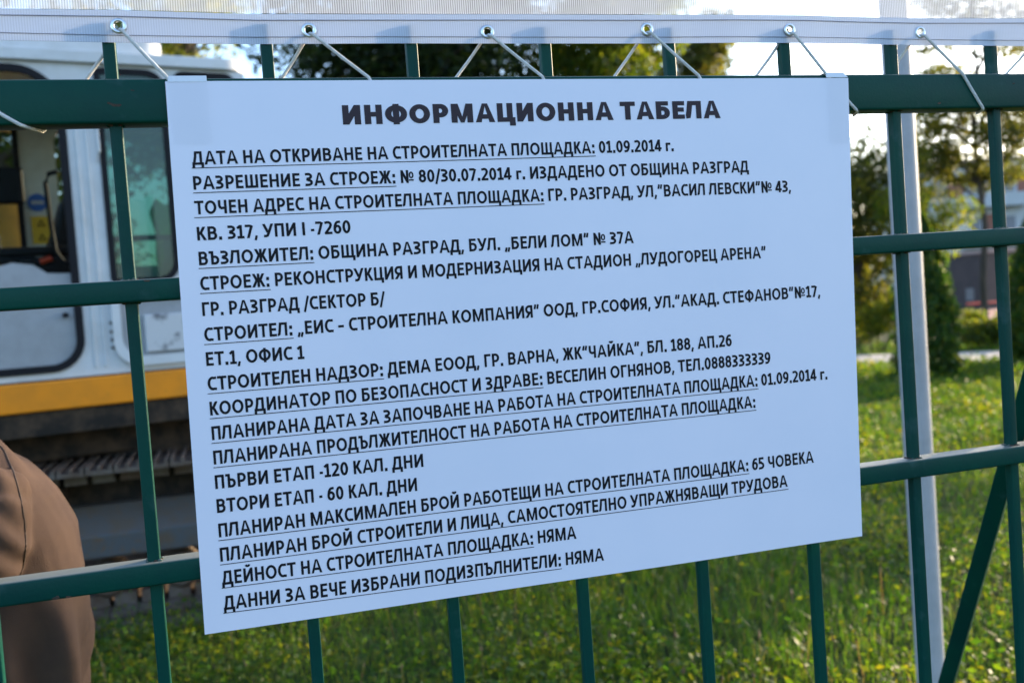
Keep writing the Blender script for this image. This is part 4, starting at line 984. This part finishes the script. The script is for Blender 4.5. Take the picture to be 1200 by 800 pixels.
tree('roadside_tree', gpos(20, 18), 7.5, spread_clumps(26, 2.6, 1.8, 7.2, 1.0, 800), 'leaf_mid', .12, 'green tree beyond the excavator, seen through its cab', trunk_r=.16)
# added out of view at right to shade the digger and parts of lawn
tree('added_shade_tree', (15.6, 9.3), 9.2, spread_clumps(34, 2.0, 3.7, 8.8, .95, 430), 'leaf_mid', .15, 'tall leafy tree added out of view at far right to shade the digger and lawn', trunk_r=.16)
# right hand side
tree('shrubby_tree', gpos(1010, 23.5), 5.0, spread_clumps(24, 1.25, .7, 4.1, .75, 700)+[(.75, -.15, 4.3, .35, .3, 90), (.4, .1, 4.75, .22, .25, 50), (.6, .2, 3.7, .5, .4, 160)], 'leaf_olive', .12, 'dense olive green tree left of the white pole', trunk_r=.12)
pine = []
b0 = gpos(1153, 26)
for (z, w, n_) in ((4.0, 1.5, 3), (4.6, 1.9, 4), (5.3, 2.1, 5), (6.0, 2.1, 5), (6.8, 1.9, 5), (7.6, 1.7, 4), (8.4, 1.3, 4), (9.2, .8, 3)):
    for k in range(n_):
        a = RNG.uniform(0, 6.283); d = w*RNG.uniform(.35, 1); pine.append((d*math.cos(a), d*math.sin(a), z+RNG.uniform(-.25, .25), RNG.uniform(.55, .9), RNG.uniform(.22, .42), 480))
for (px, z) in ((1095, 4.2), (1110, 4.7), (1088, 5.2), (1125, 4.0), (1120, 5.2), (1180, 4.4), (1190, 5.0), (1185, 3.9), (1104, 3.7)):
    q = gpos(px, 26+RNG.uniform(-.6, .6))-b0; pine.append((q[0], q[1], z, .65, .38, 480))
tree('layered_tree', b0, 9.6, pine, 'leaf_olive', .12, 'open tree with layered branches and a bare forked trunk, right of the pole', trunk_r=.075, aspect=.5)
tree('leafy_shrub', gpos(1080, 22.5), 3.4, spread_clumps(12, .85, 1.8, 3.2, .5, 340), 'leaf_yellow', .10, 'yellow green leafy shrub rising behind the cone shaped evergreen', 'shrub', trunk_r=.06)
def thuja(px, dist, h, rad, label):
    p = gpos(px, dist); base = np.array((p[0], p[1], 0.)); root = empty('cypress', tuple(base)); tag(root, label, 'evergreen', 'cone shaped evergreens on the lawn')
    MB().tube([base+(0, 0, -.1), base+(0, 0, h*.5), base+(0, 0, h*.92)], [.06, .04, .01], 8).build('trunk', 'bark', root)
    n = 17000; z = h*(RNG.uniform(0, 1, n)**1.15); f = z/h
    prof = rad*np.sqrt(np.clip(1-f, 0, 1))*(.86+.30*np.sin(np.clip(f*3.3, 0, 3.14)))
    a = RNG.uniform(0, 6.283, n); lump = 1+.14*np.sin(a*5+z*6)+.12*np.sin(a*9-z*11)+.08*np.sin(z*23+a*3)
    rr = prof*lump*np.sqrt(RNG.uniform(.35, 1, n)); C_ = base+np.stack([rr*np.cos(a), rr*np.sin(a), z+.02], 1)
    V, F = leaf_mesh(C_, .085, .42, (.45, (0, 0, 1))); npmesh('crown', V, F, ['leaf_thuja'], parent=root)
thuja(1082, 16.2, 2.45, .48, 'cone shaped dark evergreen beside the white pole')
thuja(1215, 18.0, 2.5, .52, 'cone shaped evergreen at the right edge beyond the last fence bar')
def bush(px, dist, w, h, n, leaf, label, ls=.07):
    p = gpos(px, dist); base = np.array((p[0], p[1], 0.)); root = empty('bush', tuple(base)); tag(root, label, 'bush', 'low bushes along the path')
    st = MB(); Cs = []
    for k in range(9):
        d = RNG.uniform(-.8, .8)*w; e = base+np.array((RT[0]*d, RT[1]*d, h*RNG.uniform(.35, .8)))+np.append(RNG.normal(size=2)*.12, 0)
        st.tube([base+np.array((RT[0]*d*.4, RT[1]*d*.4, -.05)), e], [.018, .006], 5); Cs.append(blob(e, (w*.34, w*.34, h*.33), n//9, .2))
    st.build('stems', 'bark', root); Cn = np.concatenate(Cs); Cn[:, 2] = np.abs(Cn[:, 2])+.02
    V, F = leaf_mesh(Cn, ls, .6); npmesh('foliage', V, F, [leaf], parent=root)
bush(1018, 21.5, .75, 1.25, 4200, 'leaf_yellow', 'yellow green bush beyond the path, left of the pole')
bush(1160, 21.2, .75, .60, 4200, 'leaf_mid', 'low green bush beyond the path, right of the cone shaped evergreen')
bush(1205, 22.5, .6, .8, 2600, 'leaf_yellow', 'yellow bush beyond the path at the right edge')
bush(1120, 23.0, .55, .7, 2600, 'leaf_yellow', 'pale bush half hidden behind the cone shaped evergreen')
# distant wood closing the view
Cs = []
for k in range(150):
    a = R(RNG.uniform(-42, 62)); dd = RNG.uniform(95, 125); x, y = CAM[0]+dd*math.sin(YAW+a*.9), CAM[1]+dd*math.cos(YAW+a*.9); r_ = RNG.uniform(3, 5)
    Cs.append(blob((x, y, RNG.uniform(1.5, 3.2)), (r_, r_, RNG.uniform(2.2, 3.6)), 260, .3))
V, F = leaf_mesh(np.concatenate(Cs), .9, .7)
tag(npmesh('woodland', V, F, ['leaf_mid']), 'far belt of trees closing the horizon', 'wood', kind='stuff')

# ------------------------------------------------------------------ far block, kiosk, bench
p = gpos(1185, 78); bx = np.array((RT[0], RT[1], 0)); bx = unit(bx); by = np.array((-bx[1], bx[0], 0)); base = np.array((p[0], p[1], 0))
blk = empty('apartment_block', tuple(base)); tag(blk, 'far pale apartment block with brick red panels behind the layered tree', 'building')
WD, HT = 12.5, 8.9
MB().box(base+by*5+(0, 0, HT/2), (WD, 10, HT), (bx, by, ZX)).build('wall', 'facade', blk)
MB().box(base+by*5+(0, 0, HT+.15), (WD+.5, 10.5, .3), (bx, by, ZX)).build('roof', 'kiosk_roof', blk)
for fl in range(3):
    zf = .8+fl*2.75
    for k in range(5):
        o = -WD/2+1.4+k*2.45
        w_ = MB().box(base+bx*o+(0, 0, zf+1.0)-by*.03, (.95, .10, 1.25), (bx, by, ZX)).build('window', 'facade', blk)
        MB().box(base+bx*o+(0, 0, zf+1.0)-by*.09, (.75, .04, 1.05), (bx, by, ZX)).build('pane', 'pane', w_)
        if (k+fl) % 2 == 0: MB().box(base+bx*(o+1.2)+(0, 0, zf+1.0)-by*.02, (1.1, .06, 1.5), (bx, by, ZX)).build('brick_panel', 'brick', blk)
    MB().box(base+bx*(-1.2)+(0, 0, zf-.1)-by*.5, (4.6, 1.0, .9), (bx, by, ZX)).build('balcony', 'facade', blk)
ke = atZ(1153, 364); ka = unit(RT*np.array((1, 1, 0))); kn = np.array((-ka[1], ka[0], 0)); t_ = R(-28); kx = ka*math.cos(t_)+kn*math.sin(t_)
kx = ka*.90+kn*.42; kx = unit(kx); ky = np.array((-kx[1], kx[0], 0))
kio = empty('kiosk', (ke[0], ke[1], 0)); tag(kio, 'dark grey metal kiosk with a flat roof beyond the bushes', 'kiosk')
MB().box(ke+kx*1.35+ky*.9+(0, 0, 1.05), (2.7, 1.8, 2.1), (kx, ky, ZX)).build('wall', 'kiosk', kio, bevel=.02)
MB().box(ke+kx*1.35+ky*.9+(0, 0, 2.16), (2.86, 1.96, .12), (kx, ky, ZX)).build('roof', 'kiosk_roof', kio, bevel=.01)
MB().box(ke+kx*2.0-ky*.02+(0, 0, 1.0), (.8, .05, 1.9), (kx, ky, ZX)).build('door', 'kiosk', kio, bevel=.01)
MB().box(ke-kx*.012+ky*.55+(0, 0, .62), (.02, .35, .45), (kx, ky, ZX)).build('notice', 'notice', kio)
bp_ = atZ(1163, 369); ben = empty('bench', (bp_[0], bp_[1], 0)); tag(ben, 'low red bench on the paving in front of the kiosk', 'bench')
MB().box(bp_+(0, 0, .42), (1.5, .42, .06), (ka, kn, ZX)).build('seat', 'red_plastic', ben, bevel=.01)
for s_ in (-.6, .6): MB().box(bp_+ka*s_+(0, 0, .20), (.08, .38, .40), (ka, kn, ZX)).build('leg', 'kiosk', ben)

# ------------------------------------------------------------------ lawn
def lawn():
    rng = np.random.default_rng(21)
    def spots(n, d0, d1):
        d = rng.uniform(d0, d1, n); a = rng.uniform(R(-52), R(44), n)+YAW
        x = CAM[0]+d*np.sin(a); y = CAM[1]+d*np.cos(a)
        ex = np.abs((x+.3)/2.75)**4+np.abs((y-5.9)/1.62)**4
        rel = np.stack([x-p0[0], y-p0[1]], 1); acr = rel@pn[:2]
        ok = (ex > 1+.6*rng.uniform(-1, 1, n)) & ((acr < -.05) | (acr > wdt+.05)) & (y > .18)
        return x[ok], y[ok], d[ok]
    VV, FF, MI = [], [], []; base = 0
    # blades: two-segment bent triangles
    x, y, d = spots(285000, 2.0, 24.0); n = len(x)
    tall = .5+.9*(np.sin(x*1.7+1)*np.sin(y*1.3+.5)*.5+.5)
    h = rng.gamma(5, .0125, n)*tall+.02; a = rng.uniform(0, 6.283, n); lean = rng.uniform(.1, .9, n)*h
    w = (.0022+.0016*rng.uniform(0, 1, n))*np.maximum(1, d/5)
    z = np.zeros(n); dx, dy = np.cos(a), np.sin(a)
    P = lambda f, off: np.stack([x+dx*lean*f**2-dy*off, y+dy*lean*f**2+dx*off, z+h*(f-.25*f**2*(lean/h))], 1)
    V = np.stack([P(0, -w), P(0, w), P(.55, -w*.8), P(.55, w*.8), P(1, 0*w)], 1)
    I = np.arange(n)[:, None]*5
    F = np.concatenate([I+np.array([[0, 1, 3]]), I+np.array([[0, 3, 2]]), I+np.array([[2, 3, 4]])])
    VV.append(V.reshape(-1, 3)); FF.append(F+base); MI.append(np.zeros(len(F))); base += n*5
    # broad weed and clover leaves, in drifts
    x, y, d = spots(290000, 2.0, 20.0)
    keep = rng.uniform(0, 1, len(x)) < .12+.88*np.clip(np.sin(x*2.3+y*.7)*np.sin(y*1.9-x*.6+1)+.25, 0, 1); x, y, d = x[keep], y[keep], d[keep]; n = len(x)
    hz = rng.gamma(3, .022, n)+.015; s = rng.uniform(.008, .022, n)*np.maximum(1, d/8)
    aa = rng.normal(size=(n, 3))*np.array((1, 1, .45)); aa /= np.linalg.norm(aa, axis=1)[:, None]
    bb = rng.normal(size=(n, 3)); bb -= aa*(aa*bb).sum(1)[:, None]; bb /= np.linalg.norm(bb, axis=1)[:, None]
    C_ = np.stack([x, y, hz], 1); s = s[:, None]
    V = np.stack([C_-aa*s, C_+bb*s*.55, C_+aa*s, C_-bb*s*.55], 1); I = np.arange(n)[:, None]*4
    F = np.concatenate([I+np.array([[0, 1, 2]]), I+np.array([[0, 2, 3]])])
    VV.append(V.reshape(-1, 3)); FF.append(F+base); MI.append(np.ones(len(F))); base += n*4
    # dry stalks with seed heads
    x, y, d = spots(480, 2.6, 11.0)
    for X_, Y_ in zip(x, y):
        hh = rng.uniform(.10, .26); a = rng.uniform(0, 6.283); l = rng.uniform(0, .12); q = np.array((X_+l*math.cos(a), Y_+l*math.sin(a), hh)); p_ = np.array((X_, Y_, 0)); sd = np.array((-math.sin(a), math.cos(a), 0))
        wv = .0016; r_ = rng.uniform(.005, .009); L_ = rng.uniform(.018, .045); t_ = unit(q-p_*np.array((1, 1, 1)))
        V = np.array([p_-sd*wv, p_+sd*wv, q+sd*wv, q-sd*wv, q-sd*r_, q+sd*r_, q+t_*L_, q-np.cross(sd, t_)*r_, q+np.cross(sd, t_)*r_])
        F = np.array([[0, 1, 2], [0, 2, 3], [4, 7, 6], [7, 5, 6], [5, 8, 6], [8, 4, 6]])
        VV.append(V); FF.append(F+base); MI.append(np.full(6, 2)); base += 9
    o = npmesh('grass', np.concatenate(VV), np.concatenate(FF), ['grass', 'weed', 'seed'], np.concatenate(MI))
    tag(o, 'rough weedy lawn with dry seed heads behind the fence', 'grass', kind='stuff')
lawn()
